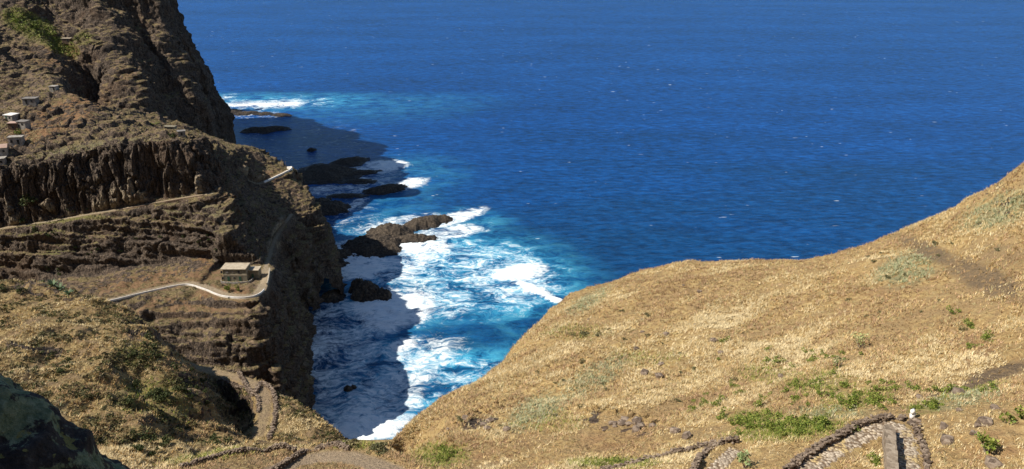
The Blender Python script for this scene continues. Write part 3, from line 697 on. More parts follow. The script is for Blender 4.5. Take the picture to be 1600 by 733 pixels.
hx0, hx1, hy0, hy1 = -115.8, -106.4, 287.0, 292.6
root = empty('farmhouse', ((hx0 + hx1) / 2, hy0, HZ)); hw = (hx1 - hx0) / 2
tag(root, 'two-storey olive-grey farmhouse with a pale flat roof above the bend of the white-walled road', 'house')
MB().box((0, 2.8, 1.35), (2 * hw, 5.6, 2.7)).box((0, 2.83, 3.95), (2 * hw - .06, 5.54, 2.5)).build('wall', M_RENDER, root)
MB().box((0, -.02, 2.70), (2 * hw + .12, .16, .20)).build('floor_band', M_ROOF, root)
MB().box((-.35, 2.75, 5.31), (2 * hw + .9, 6.1, .22)).box((hw - .1, 2.75, 5.50), (.25, 6.0, .16)).box((-.35, 5.7, 5.50), (2 * hw + .7, .22, .16)).build('roof', M_ROOF, root)
openings(root, [(-3.0, 4.0, .95, 1.0, 'window', M_GREY), (1.7, 4.1, .9, 1.0, 'window', M_DARK), (-.7, 4.1, .5, .5, 'window', M_GREY), (-.4, 1.55, .55, .6, 'window', M_DARK),
                (-2.7, 1.08, 1.0, 2.1, 'door', M_GREEN), (1.9, 1.08, 1.0, 2.1, 'door', M_GREEN), (-5.2, 4.05, .6, 1.0, 'window', M_DARK), (-5.1, 1.3, .6, 1.1, 'window', M_DARK)], 0)
MB().box((hw + 1.9, 4.6, 1.75), (3.8, 3.6, 3.5)).build('wing', M_RENDER, root)
MB().box((hw + 2.0, 4.5, 3.60), (4.1, 4.1, .2)).build('wing_roof', M_ROOF, root)
MB().box((hw + 1.4, 2.77, 1.0), (.9, .06, 1.9)).build('door', M_GREEN, root)
t = MB(); tp = [(-hw - 1.0, -.4), (-hw - .4, -2.0), (-2, -2.6), (2.2, -2.6), (hw + .8, -2.1), (hw + 1.7, -.6), (hw + 1.8, 1.6)]
for a, b in zip(tp[:-1], tp[1:]):
    d = math.hypot(b[0] - a[0], b[1] - a[1]); t.box(((a[0] + b[0]) / 2, (a[1] + b[1]) / 2, .1), (d + .18, .28, 1.5), math.atan2(b[1] - a[1], b[0] - a[0]))
t.build('terrace_wall', M_OLDW, root)

def small_house(name, label, u, v, sx, sy, h, rz, wall, roof, cat='house', wins=(), pitched=False, over=.25):
    p = hit(u, v)
    g = min(ground(p[0] + a * sx * .4, p[1] + b * sy * .4)[2] for a in (-1, 1) for b in (-1, 1)); top = max(p[2], g + .6)
    root = empty(name, (p[0], p[1], top), rz); tag(root, label, cat, 'buildings of the cliff village' if u < 120 else None)
    MB().box((0, 0, (h + g - top - .8) / 2), (sx, sy, h - g + top + .8)).build('wall', wall, root)
    if pitched:
        a, b = sx / 2 + over, sy / 2 + over
        MB().add([(-a,-b,h),(a,-b,h),(a,b,h),(-a,b,h),(-a,0,h+1.3),(a,0,h+1.3)], [(0,1,5,4),(2,3,4,5),(1,2,5),(3,0,4),(0,3,2,1)]).build('roof', roof, root)
    else:
        MB().box((0, 0, h + .1), (sx + over * 2, sy + over * 2, .22)).build('roof', roof, root)
    openings(root, wins, -sy / 2); return root
small_house('village_house', 'small house with a bright pale square roof at the left rim of the cliff village', 19, 186, 4.6, 4.4, 2.2, R(-14), M_OLDW, M_WHITE, wins=((.9, 1.2, .8, .9, 'window', M_DARK), (-.9, 1.0, .8, 1.9, 'door', M_GREEN)))
small_house('village_house', 'low dark-walled house with a grey flat roof on the orange village slope', 49, 161, 6.0, 3.8, 2.4, R(4), M_GREY, M_GREY, wins=((1.3, 1.3, .8, .8, 'window', M_DARK), (-1.2, 1.0, .8, 1.9, 'door', M_DARK)))
small_house('village_hut', 'tiny white hut highest up on the village ridge', 85, 141, 3.2, 2.6, 2.0, R(-6), M_OLDW, M_OLDW, 'hut', ((.7, 1.0, .7, 1.5, 'door', M_DARK),))
small_house('village_house', 'white stepped house above the bright green tree in the village', 38, 200, 4.4, 3.4, 3.2, R(-10), M_OLDW, M_GREY, wins=((.8, 2.2, .8, .9, 'window', M_DARK), (-.9, 1.0, .8, 1.9, 'door', M_DARK)))
small_house('village_house', 'brown stone house with a reddish face behind the bright green tree', 24, 203, 4.2, 3.2, 3.4, R(6), M_BROWNW, M_PINK, wins=((0, 1.6, .8, .9, 'window', M_DARK),))
small_house('village_house', 'white balcony house just below the bright green tree', 27, 224, 5.6, 3.0, 3.0, R(8), M_OLDW, M_OLDW, wins=((-1.5, 1.3, .9, 1.1, 'window', M_DARK), (1.2, 1.0, .9, 1.9, 'door', M_DARK)))
small_house('village_house', 'gabled house with a pinkish pitched roof at the left picture edge', 5, 240, 4.4, 3.8, 3.0, R(20), M_OLDW, M_PINK, pitched=True, wins=((.8, 1.5, .8, .9, 'window', M_DARK),))
small_house('village_house', 'pale flat-roofed house lowest of the village at the left picture edge', 2, 256, 4.0, 3.4, 2.6, R(12), M_OLDW, M_OLDW, wins=((.8, 1.3, .8, .9, 'window', M_DARK),))
small_house('plateau_hut', 'long tan hut at the brink of the columned plateau', 266, 202, 5.8, 2.6, 1.5, R(-3), M_RENDER, M_RENDER, 'hut', ((1.2, .7, .7, 1.1, 'door', M_DARK),))
small_house('plateau_hut', 'grey block hut tilted at the plateau corner beside the tan hut', 284, 211, 3.0, 2.4, 1.8, R(24), M_GREY, M_GREY, 'hut', ((0, .8, .7, 1.2, 'door', M_DARK),))
small_house('field_hut', 'lone tan-roofed hut beside the green strip on the high mountain', 106, 69, 5.0, 2.6, 1.8, R(0), M_BROWNW, M_ROOF, 'hut', ((.9, .8, .7, 1.3, 'door', M_DARK),))

# ------------------------------------------------------------------ road walls, poles
def ribbon_wall(name, label, pts, h, th, mat, cat='wall', sink=.8, base=None, group=None):
    """a rendered wall following the ground, one mesh"""
    c = curve(pts, 6); b = []; n = len(c)
    for i in range(n):
        d = (c[min(i + 1, n - 1)] - c[max(i - 1, 0)])[:2]; d = d / (np.linalg.norm(d) + 1e-9); q = np.array((-d[1], d[0])) * th / 2
        z = c[i][2] if base is None else base
        for s_, zz in ((1, z - sink), (1, z + h), (-1, z + h), (-1, z - sink)): b.append((c[i][0] + s_ * q[0], c[i][1] + s_ * q[1], zz))
    f = [(i * 4 + j, i * 4 + (j + 1) % 4, i * 4 + 4 + (j + 1) % 4, i * 4 + 4 + j) for i in range(n - 1) for j in range(4)] + [(3, 2, 1, 0), tuple((n - 1) * 4 + j for j in range(4))]
    m = MB().add(b, f); o = m.build(name, mat, loc=c[0]); return tag(o, label, cat, group)
def off(line, d):                                 # a polyline moved sideways in plan
    out = []
    for i in range(len(line)):
        t = (line[min(i + 1, len(line) - 1)] - line[max(i - 1, 0)])[:2]; t = t / (np.linalg.norm(t) + 1e-9)
        out.append(line[i] + np.array((t[1], -t[0], 0)) * d)
    return np.array(out)
ro = off(ROAD, 1.55)
ribbon_wall('parapet', 'white parapet winding along the outer edge of the road below the farmhouse', ro[4:-9:2], .7, .26, M_WHITE, sink=1.6)
ribbon_wall('parapet', 'short tan parapet on the shaded road stub right of the farmhouse', ro[-8::2], 1.0, .4, M_ROOF, sink=1.6)
sp = off(SPURROAD, 1.3)
ribbon_wall('parapet', 'pale parapet curving round the sunlit tip of the rocky spur above the sea', list(sp[8::2]) + [P(456,263,421), P(449,263,424)], .95, .5, M_WHITE, sink=2.2)
ribbon_wall('parapet', 'broken parapet running down through the shaded saddle of the spur', sp[0:8:2], .8, .45, M_RENDER, sink=1.5)
ll = off(LEDGE, 1.0)
ribbon_wall('retaining_wall', 'dry stone retaining wall holding the ledge path under the basalt columns', [q - np.array((0, .2, 0)) for q in ll[-14::2]], .15, .7, M_BROWNW, sink=5.0)
def post(u, v, h, label, r=.11, name='pole'):
    p = hit(u, v); o = empty(name, p); tag(o, label, 'pole')
    MB().tube([(0, 0, -.5), (.05, 0, h)], (r, r * .7)).build('shaft', M_WOOD, o)
    MB().box((.05, 0, h - .3), (.9, .1, .1)).build('crossarm', M_WOOD, o)
post(395, 412, 4.6, 'wooden utility pole on the bank behind the farmhouse')
post(441, 262, 5.0, 'taller slim post on the tip of the sunlit spur', .09); post(447, 262, 3.8, 'shorter slim post nearest the curved parapet on the spur tip', .09)

# ------------------------------------------------------------------ dry stone walls
ico = bmesh.new(); bmesh.ops.create_icosphere(ico, subdivisions=1, radius=1.0)
ICV = np.array([v.co[:] for v in ico.verts]); ICF = np.array([[v.index for v in f.verts] for f in ico.faces]); ico.free()
def stones(centres, sizes, seed):
    g = np.random.default_rng(seed); n = len(centres); c = np.sign(ICV) * np.abs(ICV) ** .55
    v = c[None] * (1 + .22 * g.standard_normal((n, len(ICV), 1)) * .6) * np.array(sizes)[:, None, :]
    a = g.uniform(-.5, .5, n); k, q = np.cos(a), np.sin(a)
    v = np.stack([v[..., 0] * k[:, None] - v[..., 1] * q[:, None], v[..., 0] * q[:, None] + v[..., 1] * k[:, None], v[..., 2] + .12 * v[..., 0] * g.uniform(-1, 1, (n, 1))], -1) + np.array(centres)[:, None, :]
    return v.reshape(-1, 3), (ICF[None] + (np.arange(n) * len(ICV))[:, None, None]).reshape(-1, 3)
def stone_wall(label, px, h, th, seed, st=.21, mat=None):
    pts = [hit(*q) for q in px]; c = curve([p for p in pts if p is not None], 8)
    d = np.r_[0, np.cumsum(np.linalg.norm(np.diff(c[:, :2], axis=0), axis=1))]; g = np.random.default_rng(seed)
    th *= .75; ce, sz = [], []; st_ = st * max(1, c[:, 1].mean() / 70)
    courses = max(2, int(h / (st_ * .5)))
    for s in np.arange(0, d[-1], st_ * .8):
        x, y = np.interp(s, d, c[:, 0]), np.interp(s, d, c[:, 1]); z = ground(x, y)[2]
        x2, y2 = np.interp(s + .1, d, c[:, 0]), np.interp(s + .1, d, c[:, 1]); t = math.hypot(x2 - x, y2 - y) + 1e-9; nx, ny = -(y2 - y) / t, (x2 - x) / t
        for k in range(courses):
            for w_ in (-.5, .5):
                ce.append((x + nx * w_ * th * .6 + g.normal(0, .09), y + ny * w_ * th * .6 + g.normal(0, .06), z + (k + .3) * h / courses + g.normal(0, .03)))
                sz.append(np.array((st_ * .55, th * .30, h / courses * .58)) * g.uniform(.6, 1.35, 3))
    ce = np.array(ce); v, f = stones(ce, sz, seed); o = mesh_obj('stone_wall', v - ce[0], f, mat or M_STONE, smooth=False); o.location = ce[0]
    return tag(o, label, 'stone wall')
stone_wall('dark stone wall curving over the left arm of the hairpin path', ((1228,738),(1262,712),(1300,689),(1345,664),(1385,655),(1414,653)), .42, .46, 1)
stone_wall('low stone edging down the right side of the hairpin path', ((1424,660),(1435,682),(1445,706),(1450,738)), .28, .36, 2)
stone_wall('dark stone wall on the left of the short cobbled stretch', ((1082,740),(1100,712),(1122,697),(1152,690)), .45, .42, 3)
stone_wall('long low stone wall crossing the slope at the foot of the picture', ((940,735),(1000,722),(1060,706),(1118,693)), .35, .36, 4)
stone_wall('stone wall along the back edge of the knob below the shaded path', ((285,732),(335,718),(385,707),(425,704),(462,706)), .6, .5, 5)
stone_wall('stone wall beside the path over the knob at the bottom', ((425,738),(465,714),(505,701),(545,703)), .55, .45, 6)
stone_wall('stone wall round the outer bend of the path on the shaded spur', ((330,574),(375,586),(410,600),(428,616),(431,642),(428,668),(421,688)), .7, .55, 7)
stone_wall('short stone edging inside the bend of the path on the shaded spur', ((345,592),(385,606),(403,622),(404,645)), .4, .45, 8)
# mortared stub wall between the arms of the hairpin
a, b = hit(1386, 681), hit(1391, 735); b = b + (b - a) * .35; m = MB(); n = 9
for i in range(n):
    p = a + (b - a) * (i + .5) / n; g_ = ground(p[0], p[1])[2]; m.box((p[0], p[1], g_ + .18 + .02 * (i % 2)), (.62 + .03 * (i % 3), np.linalg.norm((b - a)[:2]) / n * 1.02, 1.15), math.atan2((b - a)[1], (b - a)[0]) - math.pi / 2)
ob = m.build('stub_wall', M_MORTAR, loc=a); tag(ob, 'straight mortared wall end standing between the two arms of the hairpin path', 'stone wall')
p = hit(1425, 653); r0 = empty('marker_stone', p); tag(r0, 'white painted marker stone at the bend of the hairpin path', 'stone')
for nm, c, s_ in (('base_stone', (0, 0, .16), (.23, .2, .24)), ('top_stone', (-.03, .02, .50), (.19, .17, .18))):
    v, f = stones([c], [s_], 3); mesh_obj(nm, v, f, M_WHITE, r0)

# ------------------------------------------------------------------ cobbled path
def mat_cobble():
    s = NT('cobbles'); p = s.pos(); d = s.voro(p, 5.0); c = s.voro(p, 5.0, out='Color'); y = s.n('SeparateColor'); s.l(c, y.inputs[0]); n = s.noise(p, .8, 4, .6)
    col = s.ramp(s.math('ADD', s.math('MULTIPLY', y.outputs[0], .5), s.math('MULTIPLY', n, .5)), [(.25, (.22, .175, .13)), (.5, (.42, .345, .255)), (.75, (.60, .51, .39))])
    col = s.mix(s.rng(n, .52, .66), col, (.50, .37, .17)); col = s.mix(s.rng(d, .45, .75), col, (.16, .11, .07)); s.bump(s.math('MULTIPLY', d, -1), .06); return s.color(col)
M_COB = mat_cobble()
def path(line, hw, seed):
    c = curve(line[::2], 8); v = []; k = 9
    for i in range(len(c)):
        d = (c[min(i + 1, len(c) - 1)] - c[max(i - 1, 0)])[:2]; d /= np.linalg.norm(d) + 1e-9
        e = hw * (1 + .14 * math.sin(i * .9 + seed) + .08 * math.sin(i * 2.3))
        for j in range(k):
            t = (j / (k - 1) * 2 - 1) * e; x, y = c[i][0] - d[1] * t, c[i][1] + d[0] * t; v.append((x, y, ground(x, y)[2] + .035 - (.12 if j in (0, k - 1) else 0)))
    f = [(i * k + j, i * k + j + 1, (i + 1) * k + j + 1, (i + 1) * k + j) for i in range(len(c) - 1) for j in range(k - 1)]
    return tag(mesh_obj('path', v, f, M_COB), kind='structure')
path(PATH_U, .82, 1); path(PATH_B, .6, 2)

# ------------------------------------------------------------------ lichen boulder close to the camera
bm = bmesh.new(); bmesh.ops.create_icosphere(bm, subdivisions=7, radius=1.0)
bv = np.array([v.co[:] for v in bm.verts]); bf = np.array([[v.index for v in f.verts] for f in bm.faces]); bm.free()
bc = np.array((-5.88, 5.3, 182.7)); bn = bv.copy(); bv = np.sign(bv) * np.abs(bv) ** .9 * np.array((2.55, 2.2, 3.6))
bv += bn * (.16 * ridged(bv / .9 + 8, 2))[:, None]
bv += bn * (.30 * fbm(bv / 1.3 + 4, 4) + .10 * ridged(bv / .45, 3) + .03 * fbm(bv / .08, 3))[:, None]
def mat_lichen():
    s = NT('lichen_rock'); p = s.pos(); a = s.noise(p, 2.6, 6, .62, .4); b = s.noise(p, 14, 5, .7); v = s.noise(p, 60, 3, .6)
    rk = s.ramp(b, [(.3, (.020, .019, .020)), (.55, (.055, .050, .048)), (.75, (.12, .11, .10))])
    li = s.ramp(b, [(.3, (.07, .105, .06)), (.5, (.15, .195, .12)), (.72, (.29, .33, .22))])
    f = s.rng(s.math('ADD', a, s.math('MULTIPLY', s.math('SUBTRACT', b, .5), .35)), .49, .55)
    c = s.mix(f, rk, li); c = s.mix(s.rng(s.noise(p, 5, 4, .6), .62, .66), c, (.22, .21, .08))
    s.bump(s.math('ADD', b, s.math('MULTIPLY', v, .3)), .05); return s.color(c)
ob = mesh_obj('boulder', bv, bf, mat_lichen()); ob.location = bc
tag(ob, 'big dark boulder with grey-green lichen close by in the bottom left corner', 'boulder')

# ------------------------------------------------------------------ dry grass: more tufts than anyone could count
cen = V[F].mean(1); fnv = np.cross(V[F[:, 1]] - V[F[:, 0]], V[F[:, 2]] - V[F[:, 0]]); area = np.linalg.norm(fnv, axis=1) / 2
fu, fv = uv_of(cen); view = np.array((0, 0, CAM_H)) - cen; dist = np.linalg.norm(view, axis=1)
facing = (fnv * view).sum(1) / (2 * area * dist + 1e-9)
okf = (cen[:, 1] < 150) & (cen[:, 1] > 30) & (fu > -30) & (fu < 1630) & (fv < 775) & (facing > -.15)
pathd = np.full(len(cen), 9.0); ii = np.nonzero(okf)[0]
for ln, hw in ((PATH_U, .95), (PATH_B, .7), (PATH_K, 1.0), (PATH_L, 1.25)):
    pathd[ii] = np.minimum(pathd[ii], seg_dist(cen[ii], ln)[0] - hw)
fa = lambda A: A[F].mean(1)
clump = np.zeros(len(cen)); clump[ii] = sst(-.20, .16, fbm(cen[ii] / 6.5 + 12, 4, .6)) * (.12 + sst(-.16, .14, fbm(cen[ii] / 1.1 + 5, 2))) * (.3 + sst(-.25, .12, fbm(np.stack([(cen[ii][:, 0] * .8 + cen[ii][:, 1] * .6) / 26, (cen[ii][:, 0] * .6 - cen[ii][:, 1] * .8) / 8, cen[ii][:, 2] / 20], 1) + 4.4, 4, .6)))
onleft = (fu < 560) & (fv < 700)
wt = area * okf * np.clip(pathd / .4, 0, 1) * (.04 + clump) * (1 - .96 * fa(dug)) * (1 - .85 * fa(rockm)) * np.where(onleft, .40, 1.0) * np.clip(60 / dist, .45, 1.25) ** 1.2
def sample(wt, n):
    i = RNG.choice(len(wt), n, p=wt / wt.sum()); a, b = RNG.random((2, n)); f = a + b > 1; a[f], b[f] = 1 - a[f], 1 - b[f]
    t = V[F[i]]; return i, t[:, 0] + a[:, None] * (t[:, 1] - t[:, 0]) + b[:, None] * (t[:, 2] - t[:, 0])
n = 300000; gi, gp = sample(wt, n); gd = dist[gi]
B_ = 4; sz = RNG.uniform(.10, .26, n) * np.clip(gd / 70, .75, 1.5)
patch = fbm(gp / 7 + 33, 3); pal = np.array(((.60, .475, .25), (.52, .375, .18), (.72, .62, .40), (.34, .235, .13), (.50, .345, .22), (.42, .37, .20)))
zone = fbm(np.stack([(gp[:, 0] * .8 + gp[:, 1] * .6) / 26, (gp[:, 0] * .6 - gp[:, 1] * .8) / 8, gp[:, 2] / 20], 1) + 4.4, 4, .6); ch = .5 + (RNG.random(n) - .5) * .75 + patch * .9 + zone * 1.7; k = np.select([ch < .12, ch < .30, ch < .42, ch < .60, ch < .80], [3, 4, 5, 1, 0], 2)
gc = pal[k] * np.array((1.0, .96, .90)); gg = fa(green)[gi] > RNG.random(n) * 1.1; gc[gg] = np.array(((.16, .20, .035), (.27, .29, .06), (.36, .35, .10)))[RNG.integers(0, 3, gg.sum())]
pp = fa(pale)[gi] > RNG.random(n) * 1.2; gc[pp] = np.array(((.36, .38, .22), (.46, .45, .28), (.27, .30, .16)))[RNG.integers(0, 3, pp.sum())]
gc = gc * RNG.uniform(.72, 1.18, (n, 1)); gc[onleft[gi]] *= np.array((.95, .94, .90))
ang = RNG.uniform(0, 2 * np.pi, (n, B_)); lean = RNG.uniform(.2, 1.5, (n, B_)); hgt = sz[:, None] * RNG.uniform(.6, 1.2, (n, B_)); wd = .13 * sz[:, None] * RNG.uniform(.7, 1.3, (n, B_))
base = gp[:, None] + np.stack([np.cos(ang * 3.1), np.sin(ang * 3.1), -.4 + 0 * ang], -1) * (.22 * sz)[:, None, None] * RNG.random((n, B_, 1))
sd_ = np.stack([-np.sin(ang), np.cos(ang), 0 * ang], -1) * wd[..., None]
tip = base + np.stack([np.cos(ang) * lean * hgt, np.sin(ang) * lean * hgt, hgt], -1)
GV = np.stack([base - sd_, base + sd_, tip], 2).reshape(-1, 3); GF = np.arange(len(GV)).reshape(-1, 3)
def mat_leaf(name, rough=.8, trans=.0):
    s = NT(name); x = s.n('Attribute', attribute_name='tint'); s.b.inputs['Roughness'].default_value = rough
    if trans: s.b.inputs['Subsurface Weight'].default_value = 0
    return s.color(x.outputs['Color'])
M_GRASS = mat_leaf('dry_blades'); M_LEAF = mat_leaf('leaves', .6)
grass = mesh_obj('dry_grass', GV, GF, M_GRASS, smooth=False); tag(grass, 'short straw-coloured dry grass covering the near slopes', 'grass', kind='stuff')
col_attr(grass, 'tint', np.repeat(gc, 3 * B_, 0))

# ------------------------------------------------------------------ low scrub on the far cliffs and the left slope
okc = (cen[:, 1] > 225) & (cen[:, 1] < 560) & (fu > -20) & (fu < 540) & (facing > 0)
wc = area * okc * (1 - fa(rockm)) ** 1.5 * (1 - fa(trod)) * sst(-.2, .2, fbm(cen / 8 + 71, 3)) * (.35 + fa(pale) + fa(green)) * (1 - .7 * fa(red))
wl = area * okf * onleft * (1 - .6 * fa(rockm)) * np.clip(pathd / .4, 0, 1) * sst(-.05, .2, fbm(cen / 5 + 9, 3)) * (.5 + fa(green))
def clumps(w, n, r0, r1, q, cols):
    i, p = sample(w, n); r = RNG.uniform(r0, r1, n); d = RNG.standard_normal((n, q, 3)); d /= np.linalg.norm(d, axis=2, keepdims=True); d[..., 2] = np.abs(d[..., 2])
    c = p[:, None] + d * (r[:, None, None] * np.array((1, 1, .75))) * RNG.uniform(.4, 1, (n, q, 1)); a = RNG.standard_normal((2, n, q, 3)); a *= (r * .42)[None, :, None, None] / np.linalg.norm(a, axis=3, keepdims=True)
    v = np.stack([c - a[0], c + a[1], c + a[0] - .3 * a[1]], 2).reshape(-1, 3)
    t = np.array(cols)[RNG.integers(0, len(cols), n)] * RNG.uniform(.65, 1.25, (n, 1))
    return v, np.repeat(t, q * 3, 0)
v1, t1 = clumps(wc, 10000, .25, .75, 9, ((.075, .075, .030), (.19, .16, .07), (.30, .235, .12), (.13, .10, .055), (.26, .25, .13)))
v2, t2 = clumps(wl, 9000, .15, .45, 12, ((.055, .065, .022), (.10, .105, .035), (.16, .13, .055), (.085, .065, .035), (.20, .17, .08)))
wg = area * (cen[:, 1] > 380) * (facing > 0) * np.clip(fa(green) - .3, 0, 1)
v3, t3 = clumps(wg, 1500, .5, 1.4, 12, ((.12, .16, .03), (.20, .24, .05), (.28, .30, .08)))
v = np.concatenate([v1, v2, v3]); t2 = np.concatenate([t2, t3]); scrub = mesh_obj('scrub', v, np.arange(len(v)).reshape(-1, 3), M_LEAF, smooth=False); col_attr(scrub, 'tint', np.concatenate([t1, t2]))
tag(scrub, 'low olive and straw-brown scrub speckling the cliffs and the left slope', 'scrub', kind='stuff')

# ------------------------------------------------------------------ shrubs one can count
def shrub_mesh(name, seed, n, leaf, cols, flat=.7, lobes=5):
    g = np.random.default_rng(seed); lc = g.normal(0, .30, (lobes, 3)) * np.array((1, 1, .5)) + np.array((0, 0, .38 * flat)); lr = g.uniform(.22, .40, lobes)
    j = g.integers(0, lobes, n); d = g.standard_normal((n, 3)); d /= np.linalg.norm(d, axis=1, keepdims=True)
    c = lc[j] + d * (lr[j] * g.uniform(.35, 1, n) ** .6)[:, None] * np.array((1, 1, flat)); c[:, 2] = np.abs(c[:, 2])
    a = g.standard_normal((n, 3)); a *= leaf / np.linalg.norm(a, axis=1, keepdims=True); b = np.cross(a, g.standard_normal((n, 3))); b *= leaf * .6 / (np.linalg.norm(b, axis=1, keepdims=True) + 1e-9)
    v = np.stack([c - a, c + b, c + a, c - b], 1).reshape(-1, 3); f = np.arange(4 * n).reshape(-1, 4)
    o = mesh_obj(name, v, f, M_LEAF, smooth=False); t = np.array(cols)[g.integers(0, len(cols), n)] * g.uniform(.65, 1.25, (n, 1)); col_attr(o, 'tint', np.repeat(t, 4, 0))
    return o
GREENS = ((.10, .15, .025), (.17, .21, .035), (.25, .27, .06)); DARKS = ((.035, .050, .016), (.06, .075, .024), (.10, .11, .04)); OLIVE = ((.08, .085, .035), (.14, .13, .06), (.20, .18, .09))
kinds = {'green': [shrub_mesh('shrub', 20 + i, 260, .085, GREENS) for i in range(3)], 'dark': [shrub_mesh('shrub', 30 + i, 280, .09, DARKS, .8) for i in range(3)], 'olive': [shrub_mesh('shrub', 40 + i, 260, .085, OLIVE, .6) for i in range(3)]}
used = set()
def shrub(kind, p, s, label, group=None, cat='shrub'):
    src = kinds[kind][RNG.integers(0, 3)]; o = src
    if src.name in used: o = src.copy(); C.collection.objects.link(o)
    used.add(src.name); o.location = p; o.rotation_euler.z = RNG.uniform(0, 6.28); o.scale = (s, s, s * RNG.uniform(.75, 1.1))
    return tag(o, label, cat, group)
def scatter(kind, spots, label, group, s0, s1, y0=30, y1=160):
    for u, v, ru, rv, n in spots:
        for _ in range(n):
            p = hit(u + RNG.normal(0, ru * .55), v + RNG.normal(0, rv * .55))
            if p is not None and y0 < p[1] < y1: shrub(kind, p, RNG.uniform(s0, s1), label, group)
scatter('green', [(1230,668,90,12,46),(1180,652,40,10,12),(1330,628,70,14,20),(1090,640,60,20,8),(1220,620,60,16,10),(1440,636,30,6,7),(1500,610,50,6,6),(1280,600,70,16,10),(1310,562,70,20,8),(1390,610,60,14,8),(695,712,30,12,9),(960,725,50,5,6),(1190,560,60,20,7),(1520,520,60,40,7),(1370,720,10,8,3)],
        'low leafy green shrub among the dry grass of the right-hand slope', 'green shrubs on the dry slope', .45, .95)
scatter('olive', [(1000,520,110,50,10),(900,600,90,40,8),(1100,600,120,40,9),(1430,480,120,60,10),(1350,400,60,14,5),(800,660,70,24,6),(1500,380,70,40,6)],
        'small olive-brown shrub in the straw-coloured right-hand hillside', 'olive shrubs on the straw hillside', .4, .85)
scatter('dark', [(235,545,22,34,9),(300,600,24,34,9),(245,620,50,22,12),(60,555,60,14,4),(120,590,60,26,3),(215,690,36,20,7),(30,460,40,12,3),(330,690,26,14,4)],
        'dark green bush on the grassy spur at lower left', 'dark bushes on the lower left spur', .7, 1.5)
scatter('olive', [(110,500,90,26,12),(60,600,50,30,8),(180,640,60,30,10),(520,660,20,12,4),(600,700,20,8,4)],
        'dull olive bush on the sunlit grass of the lower left spur', 'olive bushes on the lower left spur', .7, 1.4)
scatter('dark', [(150,390,90,10,8),(60,365,40,10,5),(120,330,40,4,3),(250,375,60,6,4),(90,420,50,10,5),(330,385,20,20,4)],
        'dark bush on a ledge of the columned cliff', 'dark bushes on the cliff ledges', 1.0, 2.2, 200, 500)
for kind, u, v, s, label in (('green', 240, 197, 3.2, 'bright green bush left of the tan hut on the columned plateau'), ('dark', 268, 213, 2.8, 'dark green round bush in front of the tan plateau hut'),
        ('dark', 44, 318, 5.0, 'large dark green bush on the earth slope left of the basalt columns'), ('dark', 40, 345, 3.4, 'dark bush just below the large bush left of the columns'),
        ('olive', 912, 524, 1.5, 'lone round olive shrub on the left flank of the straw hillside'), ('green', 1132, 535, .9, 'small vivid green plant alone high on the straw hillside'),
        ('green', 1597, 660, 1.4, 'leafy green bush cut by the right picture edge'), ('green', 120, 62, 3.0, 'dense green bush just above the lone tan-roofed hut'), ('green', 52, 44, 4.5, 'widest pale green bush in the green strip of the high mountain'),
        ('green', 78, 56, 3.6, 'pale green bush midway along the green strip on the high mountain'), ('green', 24, 34, 4.0, 'pale green bush at the upper left start of the green mountain strip')):
    shrub(kind, hit(u, v), s, label)
def tree(u, v, h, r, kind, label):
    p = hit(u, v); o = empty('tree', p); tag(o, label, 'tree'); MB().tube([(0, 0, -.4), (.08, 0, h * .45), (.02, .05, h * .8)], (.16, .12, .05)).build('trunk', M_WOOD, o)
    for k, (dx, z) in enumerate(((0, .35),)):
        c = kinds[kind][k].copy(); C.collection.objects.link(c); c.name = 'crown'
        for q in ('label', 'category', 'group'):
            if q in c: del c[q]
        c.parent = o; c.location = (0, 0, h * .18); c.rotation_euler.z = u; c.scale = (r * 1.7, r * 1.7, h * 1.05)
tree(356, 456, 4.2, 1.5, 'green', 'taller green tree at the left end of the farmhouse terrace')
tree(372, 455, 3.2, 1.1, 'green', 'smaller green tree below the middle of the farmhouse terrace')
tree(29, 212, 3.6, 1.8, 'green', 'bright green tree between the village houses')
# candelabra plant and the bush with its shadow on bare earth
def stalk_plant(u, v, h, n, label, seed, cols):
    g = np.random.default_rng(seed); p = hit(u, v); o = empty('stalk_plant', p); tag(o, label, 'plant'); st = MB(); tips = []
    for k in range(n):
        a, l = g.uniform(0, 6.28), g.uniform(.25, .75); e = np.array((math.cos(a) * l * h * .6, math.sin(a) * l * h * .6, h * g.uniform(.6, 1))); st.tube([(0, 0, -.1), e * (.5, .5, .45), e], (.035, .028, .016), 5); tips.append(e)
    st.build('stems', M_WOOD, o); T = np.array(tips); m = 26; c = np.repeat(T, m, 0) + g.normal(0, .13 * h, (n * m, 3)); a = g.standard_normal((n * m, 3)); a *= .085 / np.linalg.norm(a, axis=1, keepdims=True); b = np.cross(a, g.standard_normal((n * m, 3))) * .8
    lv = mesh_obj('foliage', np.stack([c - a, c + b, c + a, c - b], 1).reshape(-1, 3), np.arange(4 * n * m).reshape(-1, 4), M_LEAF, o, False); t = np.array(cols)[g.integers(0, len(cols), n * m)] * g.uniform(.7, 1.2, (n * m, 1)); col_attr(lv, 'tint', np.repeat(t, 4, 0))
stalk_plant(1540, 708, 1.15, 9, 'open leafy green bush casting a small shadow on bare reddish earth at lower right', 5, GREENS)
stalk_plant(1343, 545, 1.5, 6, 'pale lime stalky plant standing alone in the middle of the right hillside', 6, ((.30, .33, .12), (.42, .42, .20)))
stalk_plant(1308, 578, 1.2, 5, 'spindly pale stalky plant with dry stems downhill of the lime one', 7, ((.34, .32, .16), (.46, .42, .24), (.16, .2, .06)))
stalk_plant(1163, 731, 1.0, 6, 'grey-green bushy plant right of the short cobbled stretch', 8, ((.30, .36, .17), (.20, .26, .10)))
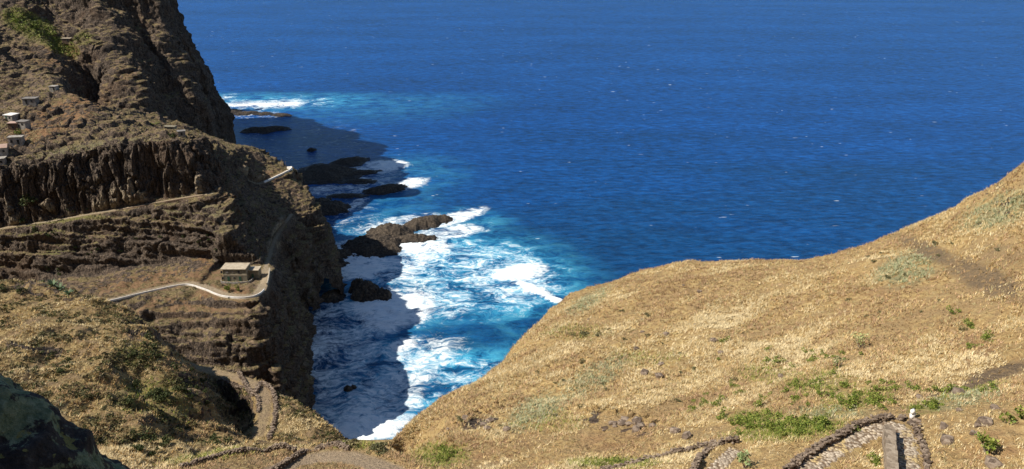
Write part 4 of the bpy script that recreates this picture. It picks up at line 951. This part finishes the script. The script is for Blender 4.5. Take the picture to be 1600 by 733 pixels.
# agaves with their flower stalks on the crest of the left spur
def agave(u, v, s, stalk, label, seed):
    g = np.random.default_rng(seed); p = hit(u, v); o = empty('agave', p); tag(o, label, 'agave'); lf = MB()
    for k in range(26):
        a = g.uniform(0, 6.28); up = g.uniform(.25, 1.2); l = s * g.uniform(.7, 1.1); d = np.array((math.cos(a) * math.cos(up), math.sin(a) * math.cos(up), math.sin(up))); q = np.array((-math.sin(a), math.cos(a), 0)) * .09 * s
        m_ = d * l * .5; e = d * l - np.array((0, 0, .12 * l)); n_ = np.array((0, 0, .05 * s))
        lf.add([-q, q, m_ + q, m_ - q, e, m_ - n_], [(0, 1, 2, 3), (3, 2, 4), (1, 0, 5), (3, 4, 5), (4, 2, 5), (1, 5, 2), (0, 3, 5)])
    lf.build('leaves', M_AGAVE, o)
    if stalk:
        st = MB().tube([(0, 0, 0), (.1, .05, stalk * .6), (.25, .1, stalk)], (.07, .05, .025), 5)
        for k in range(7):
            z = stalk * (.62 + .05 * k); a = k * 2.4; st.tube([(.15, .07, z), (.15 + .45 * math.cos(a), .07 + .45 * math.sin(a), z + .2)], (.025, .04), 4)
        st.build('flower_stalk', M_WOOD, o)
M_AGAVE = simple('agave_leaf', [(.3, (.10, .15, .075)), (.7, (.20, .26, .15))], 3.0, .6)
agave(66, 441, 1.7, 4.2, 'agave with the leftmost dry flower stalk on the crest of the left spur', 1)
agave(82, 447, 1.9, 0, 'big blue-green agave without a stalk among the crest agaves', 2)
agave(93, 452, 1.7, 4.6, 'agave with the rightmost dry flower stalk on the crest of the left spur', 3)
agave(107, 460, 1.4, 0, 'small agave lowest on the crest above the parapet end', 4)
# loose stones on the slope
stn = []
for k in range(4):
    v, f = stones([(0, 0, .1)], [(.5, .4, .32)], 50 + k); stn.append(mesh_obj('loose_stone', v, f, M_STONE, smooth=False))
spots = [(1040 + RNG.normal(0, 60), 560 + RNG.normal(0, 60)) for _ in range(14)] + [(955 + RNG.normal(0, 40), 664 + RNG.normal(0, 10)) for _ in range(12)] + [(745 + RNG.normal(0, 26), 664 + RNG.normal(0, 8)) for _ in range(6)] + [(1220, 589), (1093, 456)] + [(1500 + RNG.normal(0, 60), 660 + RNG.normal(0, 26)) for _ in range(14)]
for k, (u, v) in enumerate(spots):
    p = hit(u, v)
    if p is None or p[1] > 160 or min(seg_dist(p[None], PATH_U)[0][0], seg_dist(p[None], PATH_B)[0][0]) < 1.6: continue
    o = stn[k] if k < 4 else stn[k % 4].copy()
    if k >= 4: C.collection.objects.link(o)
    o.location = p; o.rotation_euler.z = RNG.uniform(0, 6); s = RNG.uniform(.35, 1.1); o.scale = (s, s, s); tag(o, 'dark loose stone lying on the dry right-hand slope', 'stone', 'loose stones on the dry slope')
